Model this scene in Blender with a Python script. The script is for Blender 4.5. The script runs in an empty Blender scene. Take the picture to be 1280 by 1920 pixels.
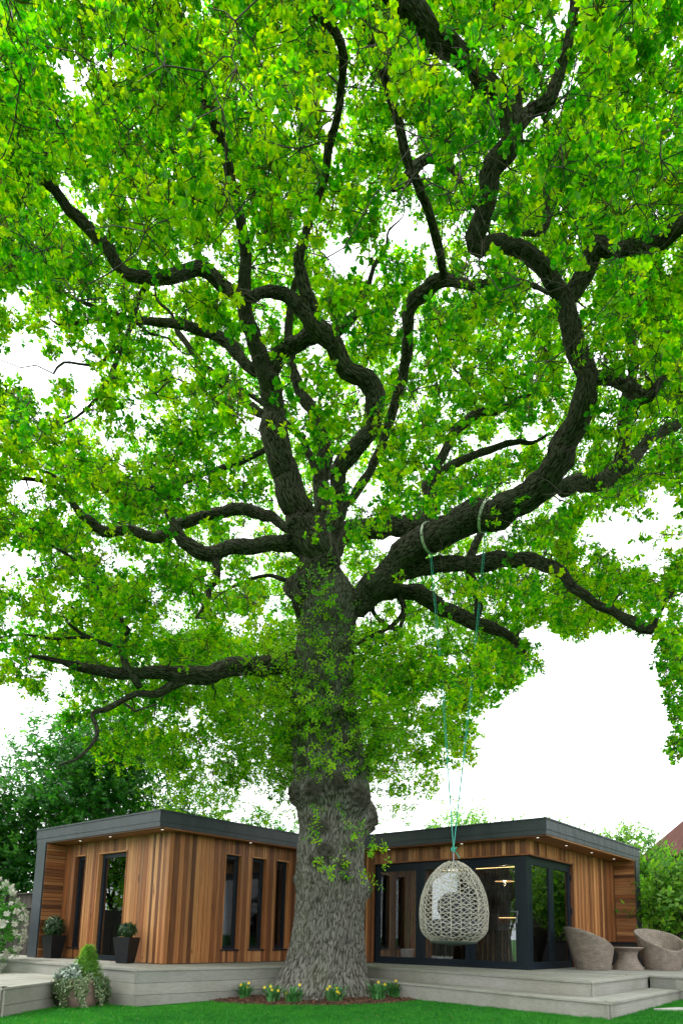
import bpy, math, random
import numpy as np
from mathutils import Vector, Matrix, noise
random.seed(7); RNG = np.random.default_rng(7)
sc = bpy.context.scene
COL = sc.collection

# ------------------------------------------------------------------ camera
cd = bpy.data.cameras.new('camera'); cam = bpy.data.objects.new('camera', cd); COL.objects.link(cam)
MR = np.array([[0.78184992, 0.08765785, 0.61727369], [0.62323454, -0.13690039, -0.76995908], [0.01701205, 0.98669873, -0.16166696]])
F, PX, PY, CH = 1285.13, 689.77, 1543.5, 1.0
cam.matrix_world = Matrix([list(MR[0]) + [0], list(MR[1]) + [0], list(MR[2]) + [CH], [0, 0, 0, 1]])
cd.sensor_fit = 'VERTICAL'; cd.sensor_height = 36; cd.lens = F / 1920 * 36
cd.shift_x = (640 - PX) / 1920; cd.shift_y = (PY - 960) / 1920
cd.clip_start = .05; cd.clip_end = 2000
sc.camera = cam

# ------------------------------------------------------------------ world, sun, exposure
SUN_EL, SUN_AZ = math.radians(56), math.radians(238)      # azimuth measured from +Y clockwise
w = bpy.data.worlds.new('World'); sc.world = w; w.use_nodes = True
nt = w.node_tree; nt.nodes.clear()
sky = nt.nodes.new('ShaderNodeTexSky'); sky.sky_type = 'NISHITA'; sky.sun_disc = False
sky.sun_elevation = SUN_EL; sky.sun_rotation = SUN_AZ; sky.dust_density = 5; sky.air_density = 1.0; sky.ozone_density = 1
hs = nt.nodes.new('ShaderNodeHueSaturation'); hs.inputs['Saturation'].default_value = .12
mx = nt.nodes.new('ShaderNodeMix'); mx.data_type = 'RGBA'; mx.inputs[0].default_value = .7
mx.inputs[7].default_value = (9.3, 9.5, 9.8, 1)            # the even white cloud layer over the sky
bg = nt.nodes.new('ShaderNodeBackground'); bg.inputs['Strength'].default_value = .15
wo = nt.nodes.new('ShaderNodeOutputWorld')
nt.links.new(sky.outputs[0], hs.inputs['Color']); nt.links.new(hs.outputs[0], mx.inputs[6])
nt.links.new(mx.outputs[2], bg.inputs['Color']); nt.links.new(bg.outputs[0], wo.inputs[0])
sl = bpy.data.lights.new('sun', 'SUN'); sl.energy = 1.5; sl.angle = math.radians(14); sl.color = (1, .96, .9)
so = bpy.data.objects.new('sun', sl); COL.objects.link(so)
sdir = Vector((math.sin(SUN_AZ) * math.cos(SUN_EL), math.cos(SUN_AZ) * math.cos(SUN_EL), math.sin(SUN_EL)))
so.rotation_euler = sdir.to_track_quat('Z', 'Y').to_euler(); so.location = (0, 0, 30)
sc.view_settings.view_transform = 'Standard'; sc.view_settings.look = 'None'
sc.view_settings.exposure = 1.4; sc.view_settings.gamma = 1; sc.view_settings.use_curve_mapping = False
cy = sc.cycles
cy.max_bounces = 8; cy.diffuse_bounces = 4; cy.glossy_bounces = 3; cy.transmission_bounces = 4; cy.transparent_max_bounces = 10
cy.caustics_reflective = False; cy.caustics_refractive = False; cy.use_denoising = True

# ------------------------------------------------------------------ coordinates
def cw(cx, cy_, z=0.0):                   # metres to the right of / in front of the camera -> world
    return np.array([.78022 * cx - .62550 * cy_, .62550 * cx + .78022 * cy_, z])
FW = cw(0, 1)
def at(x, y, d):                          # a point of the photograph at depth d (m)
    r = MR @ np.array([x - PX, PY - y, -F]); return np.array([0, 0, CH]) + r * (d / (r @ FW))
def onz(x, y, z):
    r = MR @ np.array([x - PX, PY - y, -F]); return np.array([0, 0, CH]) + r * ((z - CH) / r[2])
def proj(P):                              # -> px, py, depth along the lens axis
    c = (np.asarray(P) - [0, 0, CH]) @ MR
    return PX + F * c[..., 0] / -c[..., 2], PY - F * c[..., 1] / -c[..., 2], -c[..., 2]
def ground_z(P):
    cx = .78022 * P[0] + .62550 * P[1]; return -.04 + .022 * max(-9, min(9, cx))

# ------------------------------------------------------------------ object helpers
def mesh(name, V, Fc, mat, smooth=False):
    me = bpy.data.meshes.new(name); me.from_pydata([tuple(map(float, v)) for v in V], [], [tuple(map(int, f)) for f in Fc])
    for m in (mat if isinstance(mat, (list, tuple)) else [mat]): me.materials.append(m)
    if smooth: me.polygons.foreach_set('use_smooth', [True] * len(me.polygons))
    me.update(); return me
def link(name, me, parent=None, loc=None, **kw):
    o = bpy.data.objects.new(name, me); COL.objects.link(o)
    if parent is not None: o.parent = parent
    if loc is not None: o.location = [float(c) for c in loc]
    for k, v in kw.items(): o[k] = v
    return o
def thing(name, label, cat, loc=(0, 0, 0), rz=0, group=None):
    o = bpy.data.objects.new(name, None); COL.objects.link(o); o.location = [float(c) for c in loc]; o.rotation_euler = (0, 0, rz)
    o['label'] = label; o['category'] = cat
    if group: o['group'] = group
    return o
def copy_tree(o, parent=None):
    c = o.copy(); COL.objects.link(c); c.parent = parent
    for ch in list(o.children): copy_tree(ch, c)
    return c
class MB:
    def __init__(s): s.v = []; s.f = []
    def add(s, V, Fc):
        n = len(s.v); s.v += [tuple(map(float, v)) for v in V]; s.f += [tuple(int(i) + n for i in f) for f in Fc]; return s
    def box(s, x0, x1, y0, y1, z0, z1):
        return s.add([(x0, y0, z0), (x1, y0, z0), (x1, y1, z0), (x0, y1, z0), (x0, y0, z1), (x1, y0, z1), (x1, y1, z1), (x0, y1, z1)],
                     [(0, 3, 2, 1), (4, 5, 6, 7), (0, 1, 5, 4), (1, 2, 6, 5), (2, 3, 7, 6), (3, 0, 4, 7)])
    def prism(s, poly, z0, z1):
        n = len(poly)
        return s.add([(p[0], p[1], z0) for p in poly] + [(p[0], p[1], z1) for p in poly],
                     [tuple(range(n))[::-1], tuple(range(n, 2 * n))] + [(i, (i + 1) % n, n + (i + 1) % n, n + i) for i in range(n)])
    def tube(s, pts, rad, k=6, cap=True):
        pts = [np.array(p, float) for p in pts]; n = len(pts)
        if not hasattr(rad, '__len__'): rad = [rad] * n
        V, Fc = tube_geo(pts, rad, k, cap); return s.add(V, Fc)
    def lathe(s, prof, k=24, c=(0, 0)):
        n = len(prof); V = []
        for r, z in prof:
            for i in range(k):
                a = 2 * math.pi * i / k; V.append((c[0] + r * math.cos(a), c[1] + r * math.sin(a), z))
        Fc = [(j * k + i, j * k + (i + 1) % k, (j + 1) * k + (i + 1) % k, (j + 1) * k + i) for j in range(n - 1) for i in range(k)]
        Fc += [tuple(range(k))[::-1], tuple((n - 1) * k + i for i in range(k))]
        return s.add(V, Fc)
    def build(s, name, mat, parent=None, smooth=False, **kw):
        return link(name, mesh(name, s.v, s.f, mat, smooth), parent, **kw)
def tube_geo(pts, rad, k, cap=True):
    P = np.array(pts, float); n = len(P); T = np.gradient(P, axis=0); T /= np.linalg.norm(T, axis=1)[:, None] + 1e-9
    u = np.cross(T[0], [0, 0, 1.]);
    if np.linalg.norm(u) < .1: u = np.cross(T[0], [1., 0, 0])
    u /= np.linalg.norm(u); ang = np.arange(k) * 2 * np.pi / k; V = []
    for i in range(n):
        u = u - T[i] * (u @ T[i]); u /= np.linalg.norm(u); v = np.cross(T[i], u)
        V.append(P[i] + rad[i] * (np.cos(ang)[:, None] * u + np.sin(ang)[:, None] * v))
    V = np.concatenate(V)
    Fc = [(j * k + i, j * k + (i + 1) % k, (j + 1) * k + (i + 1) % k, (j + 1) * k + i) for j in range(n - 1) for i in range(k)]
    if cap: Fc += [tuple(range(k))[::-1], tuple((n - 1) * k + i for i in range(k))]
    return V, Fc
_bm = {}
def box_mesh(dx, dy, dz, mat):            # shared box meshes, centred
    key = (round(dx, 3), round(dy, 3), round(dz, 3), mat.name)
    if key not in _bm:
        m = MB().box(-dx / 2, dx / 2, -dy / 2, dy / 2, -dz / 2, dz / 2); _bm[key] = mesh('board', m.v, m.f, mat)
    return _bm[key]
def bx(name, x0, x1, y0, y1, z0, z1, mat, parent=None, **kw):
    return link(name, box_mesh(x1 - x0, y1 - y0, z1 - z0, mat), parent, ((x0 + x1) / 2, (y0 + y1) / 2, (z0 + z1) / 2), **kw)
def smooth_path(ctrl, step):              # Catmull-Rom through rows (any number of columns), about `step` m apart
    C = np.array(ctrl, float); C = np.vstack([2 * C[0] - C[1], C, 2 * C[-1] - C[-2]]); out = []
    for i in range(1, len(C) - 2):
        p0, p1, p2, p3 = C[i - 1:i + 3]; n = max(2, int(np.linalg.norm(p2[:3] - p1[:3]) / step))
        for t in np.arange(n) / n:
            out.append(.5 * (2 * p1 + (p2 - p0) * t + (2 * p0 - 5 * p1 + 4 * p2 - p3) * t * t + (3 * p1 - p0 - 3 * p2 + p3) * t ** 3))
    out.append(C[-2]); return np.array(out)

# ------------------------------------------------------------------ materials
class N:
    def __init__(s, name):
        s.m = bpy.data.materials.new(name); s.m.use_nodes = True; s.t = s.m.node_tree; s.t.nodes.clear()
        s.out = s.t.nodes.new('ShaderNodeOutputMaterial')
    def n(s, typ, **kw):
        nd = s.t.nodes.new('ShaderNode' + typ)
        for k, v in kw.items():
            if k.startswith('i_'):
                nd.inputs[k[2:].replace('_', ' ')].default_value = v
            else: setattr(nd, k, v)
        return nd
    def l(s, a, b): s.t.links.new(a, b); return s
    def ramp(s, fac, stops, interp='LINEAR'):
        r = s.n('ValToRGB'); r.color_ramp.interpolation = interp; e = r.color_ramp.elements
        while len(e) < len(stops): e.new(.5)
        for q, (p, c) in zip(e, stops): q.position = p; q.color = (*c, 1)
        s.l(fac, r.inputs[0]); return r.outputs[0]
    def coords(s, scale=(1, 1, 1), src='pos', rnd=True):
        if src == 'pos': c = s.n('NewGeometry').outputs['Position']
        elif src == 'obj': c = s.n('TexCoord').outputs['Object']
        else: c = s.n('Attribute', attribute_name=src).outputs['Vector']
        if rnd:
            oi = s.n('ObjectInfo'); ml = s.n('Math', operation='MULTIPLY'); ml.inputs[1].default_value = 57.3; s.l(oi.outputs['Random'], ml.inputs[0])
            ad = s.n('VectorMath', operation='ADD'); s.l(c, ad.inputs[0]); s.l(ml.outputs[0], ad.inputs[1]); c = ad.outputs[0]
        mp = s.n('Mapping'); mp.inputs['Scale'].default_value = scale; s.l(c, mp.inputs[0]); return mp.outputs[0]
    def noise(s, vec, scale=5, detail=4, rough=.6, dist=0):
        t = s.n('TexNoise', i_Scale=scale, i_Detail=detail, i_Roughness=rough, i_Distortion=dist); s.l(vec, t.inputs['Vector']); return t.outputs[0]
    def bump(s, h, strength=.5, dist=.01):
        b = s.n('Bump', i_Strength=strength, i_Distance=dist); s.l(h, b.inputs['Height']); return b.outputs[0]
    def mixc(s, fac, a, b, mode='MIX'):
        m = s.n('Mix', data_type='RGBA', blend_type=mode)
        if isinstance(fac, float): m.inputs[0].default_value = fac
        else: s.l(fac, m.inputs[0])
        for sock, v in ((m.inputs[6], a), (m.inputs[7], b)):
            if isinstance(v, tuple): sock.default_value = (*v, 1)
            else: s.l(v, sock)
        return m.outputs[2]
    def pbr(s, col, rough=.7, normal=None, metal=0, spec=.5, emit=None, es=0):
        p = s.n('BsdfPrincipled'); p.inputs['Metallic'].default_value = metal; p.inputs['Specular IOR Level'].default_value = spec
        if isinstance(col, tuple): p.inputs['Base Color'].default_value = (*col, 1)
        else: s.l(col, p.inputs['Base Color'])
        if isinstance(rough, (int, float)): p.inputs['Roughness'].default_value = rough
        else: s.l(rough, p.inputs['Roughness'])
        if normal is not None: s.l(normal, p.inputs['Normal'])
        if emit: p.inputs['Emission Color'].default_value = (*emit, 1); p.inputs['Emission Strength'].default_value = es
        s.l(p.outputs[0], s.out.inputs[0]); return s.m
def plain(name, col, rough=.6, var=.25, scale=6, bump=.15, metal=0, spec=.5, bd=.004):
    m = N(name); c = m.coords(); h = m.noise(c, scale, 5)
    cc = m.ramp(h, [(.25, tuple(x * (1 - var) for x in col)), (.75, tuple(min(1, x * (1 + var)) for x in col))])
    h2 = m.noise(c, scale * 12, 3)
    return m.pbr(cc, rough, m.bump(h2, bump, bd), metal, spec)
def cedar(name, sc_, tint=1.0):
    m = N(name); oi = m.n('ObjectInfo'); c = m.coords(sc_)
    base = m.ramp(oi.outputs['Random'], [(0, (.10 * tint, .036 * tint, .014 * tint)), (.15, (.29 * tint, .104 * tint, .032 * tint)), (.35, (.48 * tint, .20 * tint, .068 * tint)), (.5, (.18 * tint, .060 * tint, .021 * tint)),
                  (.62, (.60 * tint, .29 * tint, .11 * tint)), (.78, (.34 * tint, .115 * tint, .034 * tint)), (.9, (.12 * tint, .042 * tint, .016 * tint)), (1, (.54 * tint, .245 * tint, .085 * tint))])
    g = m.noise(c, 1, 6, .65, .6); fine = m.noise(c, 5, 3, .6)
    streak = m.ramp(g, [(.3, (.5, .45, .42)), (.5, (1, 1, 1)), (.72, (1.25, 1.2, 1.12))])
    k = m.mixc(1.0, base, streak, 'MULTIPLY')
    knots = m.noise(m.coords(tuple(3 if s_ < 5 else 9 for s_ in sc_)), 1.3, 1); kk = m.ramp(knots, [(.72, (1, 1, 1)), (.79, (.35, .28, .25))])
    k = m.mixc(1.0, k, kk, 'MULTIPLY')
    return m.pbr(k, .5, m.bump(fine, .25, .003), spec=.4)
CED_V = cedar('cedar_grain_vertical', (38, 38, 1.6), .84); CED_X = cedar('cedar_grain_along_x', (1.6, 38, 38), .72); CED_Y = cedar('cedar_grain_along_y', (38, 1.6, 38), .72)
RED_X = cedar('red_cedar_trim_along_x', (1.6, 38, 38), 1.05); RED_Y = cedar('red_cedar_trim_along_y', (38, 1.6, 38), 1.05)
DARK = plain('dark_membrane', (.018, .016, .015), .8)
def anthracite():
    m = N('anthracite_coated_metal'); c = m.coords(rnd=False); h = m.noise(c, 2.2, 3); col = m.ramp(h, [(.3, (.018, .025, .033)), (.7, (.028, .037, .047))])
    f = m.noise(c, 60, 2); return m.pbr(col, .42, m.bump(m.noise(c, 3.5, 2), .25, .02), spec=.5)
ANT = anthracite()
def roofmat():
    m = N('grey_roof_edge_rubber'); c = m.coords((1, 1, .35), rnd=False); h = m.noise(c, 3, 4)
    col = m.ramp(h, [(.3, (.022, .029, .036)), (.7, (.036, .045, .054))])
    return m.pbr(col, .5, m.bump(m.noise(c, 4.5, 2, .4), .55, .035), spec=.5)
ROOF = roofmat()
FRAME = plain('anthracite_window_frame', (.008, .014, .021), .35, .15, 3, .05, spec=.2)
def deckmat(name, scl):
    m = N(name); c = m.coords(scl); g = m.noise(c, 1, 5, .6); oi = m.n('ObjectInfo')
    b = m.ramp(oi.outputs['Random'], [(0, (.225, .225, .20)), (.5, (.27, .265, .235)), (1, (.31, .30, .265))])
    st = m.ramp(g, [(.3, (.8, .8, .8)), (.7, (1.1, 1.1, 1.08))]); d = m.noise(m.coords(rnd=False), 1.4, 4)
    dirt = m.ramp(d, [(.4, (1, 1, 1)), (.75, (.72, .71, .64))])
    return m.pbr(m.mixc(1.0, m.mixc(1.0, b, st, 'MULTIPLY'), dirt, 'MULTIPLY'), .7, m.bump(m.noise(c, 4, 2), .2, .003))
DK_X = deckmat('grey_composite_along_x', (2, 60, 60)); DK_Y = deckmat('grey_composite_along_y', (60, 2, 60))
def bark(name, cols, moss=.3, s=1.0):
    m = N(name); a = m.coords(src='bark', rnd=False)
    mp = m.n('Mapping'); mp.inputs['Scale'].default_value = (36 * s, 36 * s, 6 * s); m.l(a, mp.inputs[0])
    w_ = m.noise(m.coords(rnd=False), 3, 3); wv = m.n('VectorMath', operation='SCALE'); wv.inputs['Scale'].default_value = 1.6; m.l(w_, wv.inputs[0])
    ad = m.n('VectorMath', operation='ADD'); m.l(mp.outputs[0], ad.inputs[0]); m.l(wv.outputs[0], ad.inputs[1])
    vo = m.n('TexVoronoi', feature='DISTANCE_TO_EDGE', i_Scale=1.0, i_Randomness=1.0); m.l(ad.outputs[0], vo.inputs['Vector'])
    nz = m.noise(ad.outputs[0], 1.3, 5, .65); nf = m.noise(m.coords(rnd=False), 45, 4, .7)
    ml = m.n('Math', operation='MULTIPLY'); m.l(vo.outputs[0], ml.inputs[0]); ml.inputs[1].default_value = 1.6
    mn = m.n('Math', operation='MINIMUM'); m.l(ml.outputs[0], mn.inputs[0]); mn.inputs[1].default_value = .6
    hh = m.n('Math', operation='ADD'); m.l(mn.outputs[0], hh.inputs[0]); m.l(nz, hh.inputs[1])
    h3 = m.n('Math', operation='MULTIPLY_ADD'); m.l(nf, h3.inputs[0]); h3.inputs[1].default_value = .35; m.l(hh.outputs[0], h3.inputs[2])
    col = m.ramp(h3.outputs[0], [(.5, cols[0]), (.78, cols[1]), (.97, cols[2])])
    mo = m.noise(m.coords(rnd=False), 1.7, 4); mf = m.ramp(mo, [(.5, (0, 0, 0)), (.72, (moss, moss, moss))])
    col = m.mixc(mf, col, (.075, .10, .03)); bu = m.n('Attribute', attribute_name='burl'); swirl = m.noise(m.coords(rnd=False), 16, 5, .7, 2.5)
    bcol = m.ramp(swirl, [(.35, (.018, .016, .013)), (.65, (.095, .088, .068))]); bf = m.ramp(bu.outputs['Fac'], [(.25, (0, 0, 0)), (.7, (.9, .9, .9))]); col = m.mixc(bf, col, bcol)
    return m.pbr(col, .95, m.bump(h3.outputs[0], 1.0, .03), spec=.1)
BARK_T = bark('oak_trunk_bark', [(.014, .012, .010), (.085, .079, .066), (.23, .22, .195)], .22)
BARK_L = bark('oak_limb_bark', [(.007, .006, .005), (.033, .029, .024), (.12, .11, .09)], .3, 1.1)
TWIG = plain('oak_twig_bark', (.045, .034, .024), .9, .3, 8)
def leafmat(name, cols, trans, tf=.5, gloss=.06):
    m = N(name); g = m.n('NewGeometry'); oi = m.n('ObjectInfo')
    a = m.n('Math', operation='ADD'); m.l(g.outputs['Random Per Island'], a.inputs[0]); m.l(oi.outputs['Random'], a.inputs[1])
    fr = m.n('Math', operation='MULTIPLY'); m.l(a.outputs[0], fr.inputs[0]); fr.inputs[1].default_value = .5
    big = m.noise(m.coords(rnd=False), .5, 2); r2 = m.n('Math', operation='MULTIPLY_ADD'); m.l(big, r2.inputs[0]); r2.inputs[1].default_value = .8; m.l(fr.outputs[0], r2.inputs[2])
    r3 = m.n('Math', operation='SUBTRACT'); m.l(r2.outputs[0], r3.inputs[0]); r3.inputs[1].default_value = .4
    c1 = m.ramp(r3.outputs[0], [(.24, cols[0]), (.5, cols[1]), (.76, cols[2])]); c2 = m.ramp(r3.outputs[0], [(.24, trans[0]), (.5, trans[1]), (.76, trans[2])])
    d = m.n('BsdfDiffuse'); t = m.n('BsdfTranslucent'); gl = m.n('BsdfGlossy', i_Roughness=.35); gl.inputs[0].default_value = (.8, .9, .8, 1)
    m.l(c1, d.inputs[0]); m.l(c2, t.inputs[0]); x = m.n('MixShader'); x.inputs[0].default_value = tf; m.l(d.outputs[0], x.inputs[1]); m.l(t.outputs[0], x.inputs[2])
    y = m.n('MixShader'); y.inputs[0].default_value = gloss; m.l(x.outputs[0], y.inputs[1]); m.l(gl.outputs[0], y.inputs[2]); m.l(y.outputs[0], m.out.inputs[0]); return m.m
LEAF = leafmat("young_oak_leaf", [(.025, .13, .002), (.10, .30, .003), (.26, .44, .004)], [(.06, .50, .001), (.36, .93, .002), (.80, .98, .003)], .70, .015)
LEAF_Y = leafmat('epicormic_oak_leaf', [(.08, .24, .006), (.19, .40, .010), (.32, .48, .015)], [(.20, .70, .004), (.42, .92, .008), (.65, .95, .012)], .62, .02)
LEAF_D = leafmat('deep_green_leaf', [(.015, .09, .014), (.03, .16, .018), (.07, .24, .024)], [(.03, .25, .01), (.07, .42, .015), (.16, .55, .02)], .45, .03)
LEAF_M = leafmat('light_green_leaf', [(.05, .17, .015), (.11, .29, .022), (.20, .38, .035)], [(.10, .42, .015), (.22, .62, .02), (.40, .75, .03)], .5, .03)
LEAF_B = leafmat('box_leaf', [(.006, .028, .006), (.012, .055, .008), (.03, .10, .012)], [(.01, .08, .006), (.02, .12, .01), (.06, .2, .015)], .3)
LEAF_S = leafmat('silver_leaf', [(.13, .18, .14), (.20, .26, .21), (.32, .37, .32)], [(.2, .25, .2), (.3, .35, .3), (.3, .4, .3)], .2)
LEAF_I = leafmat('variegated_ivy_leaf', [(.03, .09, .02), (.08, .15, .045), (.24, .28, .14)], [(.05, .15, .02), (.1, .2, .05), (.2, .25, .1)], .25)
PETAL_W = leafmat('white_petal', [(.62, .62, .52), (.75, .74, .66), (.8, .8, .74)], [(.5, .5, .4), (.6, .6, .5), (.6, .6, .5)], .3)
PETAL_Y = plain('yellow_petal', (.75, .58, .01), .5, .15)
CATKIN = plain('brown_catkin', (.17, .10, .025), .9, .4)
GRASS = leafmat('lawn_blade', [(.006, .10, .008), (.015, .19, .012), (.06, .30, .018)], [(.008, .18, .006), (.02, .28, .01), (.06, .38, .012)], .3, .02)

# ------------------------------------------------------------------ leaf clusters and scattering
def leaf_faces(shape, fold=.25, curl=.2):
    """half outline [(x, halfwidth)] -> verts of both halves folded on the midrib"""
    V = [(x, 0, -curl * x * x) for x, h in shape] + [(x, h, fold * h - curl * x * x) for x, h in shape] + [(x, -h, fold * h - curl * x * x) for x, h in shape]
    n = len(shape); Fc = []
    a = [0] + [n + i for i in range(1, n - 1)] + [n - 1]; mid = list(range(n - 2, 0, -1))
    Fc.append(tuple(a + mid)); b = [0] + [2 * n + i for i in range(1, n - 1)] + [n - 1]; Fc.append(tuple((b + mid)[::-1])); return np.array(V, float), Fc
OAK = [(0, 0), (.2, .07), (.38, .20), (.46, .14), (.66, .32), (.76, .22), (.93, .20), (1, 0)]
OVAL = [(0, 0), (.3, .20), (.65, .22), (1, 0)]
NARROW = [(0, 0), (.4, .07), (1, 0)]
def shoot(name, mat, n, length, leaf, shape, tipbias=.6, stem=True, spread=1.0, rng=RNG, stemmat=None, droop=.2):
    V, Fc, mi = [], [], []
    LV, LF = leaf_faces(shape, .25, droop)
    pts = [np.array([0, 0, 0.]), np.array([.03, .01, .5]) * length, np.array([0, .03, 1.]) * length]
    if stem:
        tv, tf = tube_geo(pts, [leaf * .045, leaf * .035, leaf * .02], 3, False); V += list(tv); Fc += tf; mi += [1] * len(tf)
    for i in range(n):
        t = tipbias + (1 - tipbias) * (i / max(1, n - 1)) if rng.random() < .75 else rng.random() * tipbias
        p = pts[0] * (1 - t) + pts[2] * t; a = i * 2.399 + rng.normal() * .3; up = rng.uniform(-.35, .8) * (1 if i < n - 2 else 1.8)
        d = np.array([math.cos(a), math.sin(a), up]) * [spread, spread, 1]; d /= np.linalg.norm(d)
        s = np.cross(d, [0, 0, 1.]) + rng.normal(0, .25, 3); s -= d * (s @ d); s /= np.linalg.norm(s); u = np.cross(s, d) * (1 if up > -9 else 1)
        sz = leaf * rng.uniform(.7, 1.2); W = p + sz * (LV[:, :1] * d + LV[:, 1:2] * s + LV[:, 2:] * u)
        k = len(V); V += list(W); Fc += [tuple(j + k for j in f) for f in LF]; mi += [0] * len(LF)
    me = mesh(name, V, Fc, [mat, stemmat or TWIG]); me.polygons.foreach_set('material_index', mi)
    return bpy.data.objects.new(name, me)
def protos(name, objs):
    c = bpy.data.collections.new(name)
    for o in objs: c.objects.link(o)
    return c, len(objs)
_ng = {}
def scatter_group(coll):
    if coll.name in _ng: return _ng[coll.name]
    g = bpy.data.node_groups.new('scatter ' + coll.name, 'GeometryNodeTree')
    g.interface.new_socket('Geometry', in_out='INPUT', socket_type='NodeSocketGeometry'); g.interface.new_socket('Geometry', in_out='OUTPUT', socket_type='NodeSocketGeometry')
    n = g.nodes; i = n.new('NodeGroupInput'); o = n.new('NodeGroupOutput'); ip = n.new('GeometryNodeInstanceOnPoints'); ci = n.new('GeometryNodeCollectionInfo')
    ci.inputs['Collection'].default_value = coll; ci.inputs['Separate Children'].default_value = True; ci.inputs['Reset Children'].default_value = True
    def attr(nm, typ):
        a = n.new('GeometryNodeInputNamedAttribute'); a.data_type = typ; a.inputs['Name'].default_value = nm
        return [s for s in a.outputs if s.enabled and s.name == 'Attribute'][0]
    e = n.new('FunctionNodeEulerToRotation'); g.links.new(attr('rot', 'FLOAT_VECTOR'), e.inputs[0])
    g.links.new(i.outputs[0], ip.inputs['Points']); g.links.new(ci.outputs[0], ip.inputs['Instance']); ip.inputs['Pick Instance'].default_value = True
    g.links.new(attr('idx', 'INT'), ip.inputs['Instance Index']); g.links.new(e.outputs[0], ip.inputs['Rotation']); g.links.new(attr('scl', 'FLOAT'), ip.inputs['Scale'])
    g.links.new(ip.outputs[0], o.inputs[0]); _ng[coll.name] = g; return g
def scatter(name, pts, dirs, scl, pr, parent=None, rng=RNG, **kw):
    """one object of kind stuff: a cloud of shoots whose axes follow dirs"""
    coll, k = pr; pts = np.asarray(pts, float); n = len(pts)
    org = np.array(parent.matrix_basis.translation) if parent is not None else np.zeros(3)
    me = bpy.data.meshes.new(name); me.vertices.add(n); me.vertices.foreach_set('co', (pts - org).astype(np.float32).ravel())
    d = np.asarray(dirs, float); d = d / (np.linalg.norm(d, axis=1)[:, None] + 1e-9)
    th = np.arccos(np.clip(d[:, 2], -1, 1)); ph = np.arctan2(d[:, 1], d[:, 0])
    rot = np.zeros((n, 3)); rot[:, 1] = th; rot[:, 2] = ph              # Ry(th) then Rz(ph) carries +Z onto d
    me.attributes.new('rot', 'FLOAT_VECTOR', 'POINT').data.foreach_set('vector', rot.astype(np.float32).ravel())
    me.attributes.new('scl', 'FLOAT', 'POINT').data.foreach_set('value', (np.broadcast_to(scl, (n,)) * rng.uniform(.75, 1.25, n)).astype(np.float32))
    me.attributes.new('idx', 'INT', 'POINT').data.foreach_set('value', rng.integers(0, k, n).astype(np.int32))
    o = link(name, me, parent, kind='stuff', **kw); m = o.modifiers.new('scatter', 'NODES'); m.node_group = scatter_group(coll); return o
def rdir(n, rng=RNG):
    v = rng.normal(size=(n, 3)); return v / np.linalg.norm(v, axis=1)[:, None]
def leaf_tuft(name, mat, n, leaf, rad, rng=RNG):
    V, Fc, mi = [], [], []; LV, LF = leaf_faces(OAK, .22, .22)
    for i in range(6):
        e = rdir(1, rng)[0] * rad * .9; e[2] = abs(e[2]) * .8; tv, tf = tube_geo([np.zeros(3), e * .5 + rng.normal(0, .01, 3), e], [.003, .0025, .0015], 3, False); k = len(V); V += list(tv); Fc += [tuple(j + k for j in f) for f in tf]; mi += [1] * len(tf)
    cs = [rdir(1, rng)[0] * rad * rng.uniform(.35, 1.0) * [1, 1, .8] for _ in range(6)]
    for i in range(n):
        c = cs[i % 6]; d = rdir(1, rng)[0]; d = d + c / (np.linalg.norm(c) + 1e-6) * .7 + [0, 0, .15]; d /= np.linalg.norm(d)
        s = np.cross(d, [0, 0, 1.]) + rng.normal(0, .35, 3); s -= d * (s @ d); s /= np.linalg.norm(s); u = np.cross(s, d); sz = leaf * rng.uniform(.65, 1.25)
        W = c + sz * (LV[:, :1] * d + LV[:, 1:2] * s + LV[:, 2:] * u); k = len(V); V += list(W); Fc += [tuple(j + k for j in f) for f in LF]; mi += [0] * len(LF)
    me = mesh(name, V, Fc, [mat, TWIG]); me.polygons.foreach_set('material_index', mi); return bpy.data.objects.new(name, me)
P_OAK = protos('oak shoots', [leaf_tuft('tuft', LEAF, 56, .056, .130) for _ in range(8)])
P_EPI = protos('epicormic shoots', [shoot('shoot', LEAF_Y, 11, .22, .052, OAK, .15, spread=1) for _ in range(6)])
P_DRK = protos('dark shoots', [shoot('shoot', LEAF_D, 12, .35, .11, OVAL, .1) for _ in range(5)])
P_MID = protos('light shoots', [shoot('shoot', LEAF_M, 10, .30, .085, OVAL, .1) for _ in range(5)])
P_BOX = protos('box sprigs', [shoot('sprig', LEAF_B, 12, .05, .028, OVAL, .1) for _ in range(4)])
P_CON = protos('conifer sprigs', [shoot('sprig', LEAF_M, 12, .07, .045, NARROW, .05, spread=.5) for _ in range(4)])
P_SIL = protos('silver sprigs', [shoot('sprig', LEAF_S, 8, .08, .07, OAK, .1) for _ in range(4)])
P_IVY = protos('ivy sprigs', [shoot('sprig', LEAF_I, 6, .07, .045, OVAL, .1) for _ in range(5)])
P_WHT = protos('white blossom clusters', [shoot('cluster', PETAL_W, 16, .02, .026, OVAL, .3, stem=False) for _ in range(4)])
P_CAT = protos('catkins', [shoot('catkin', CATKIN, 5, .02, .075, NARROW, .2, stem=False, droop=.9) for _ in range(3)])
def tuft(rng=RNG):
    V, Fc = [], []
    for i in range(16):
        b = np.append(rng.normal(0, .022, 2), 0); h = rng.uniform(.018, .036); a = rng.uniform(0, 6.28); lean = rng.normal(0, .012, 2)
        s = np.array([math.cos(a), math.sin(a), 0]) * .0022; k = len(V); V += [b - s, b + s, b + np.append(lean, h)]; Fc.append((k, k + 1, k + 2))
    return bpy.data.objects.new('tuft', mesh('tuft', V, Fc, GRASS))
P_GRS = protos('lawn tufts', [tuft() for _ in range(6)])

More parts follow.
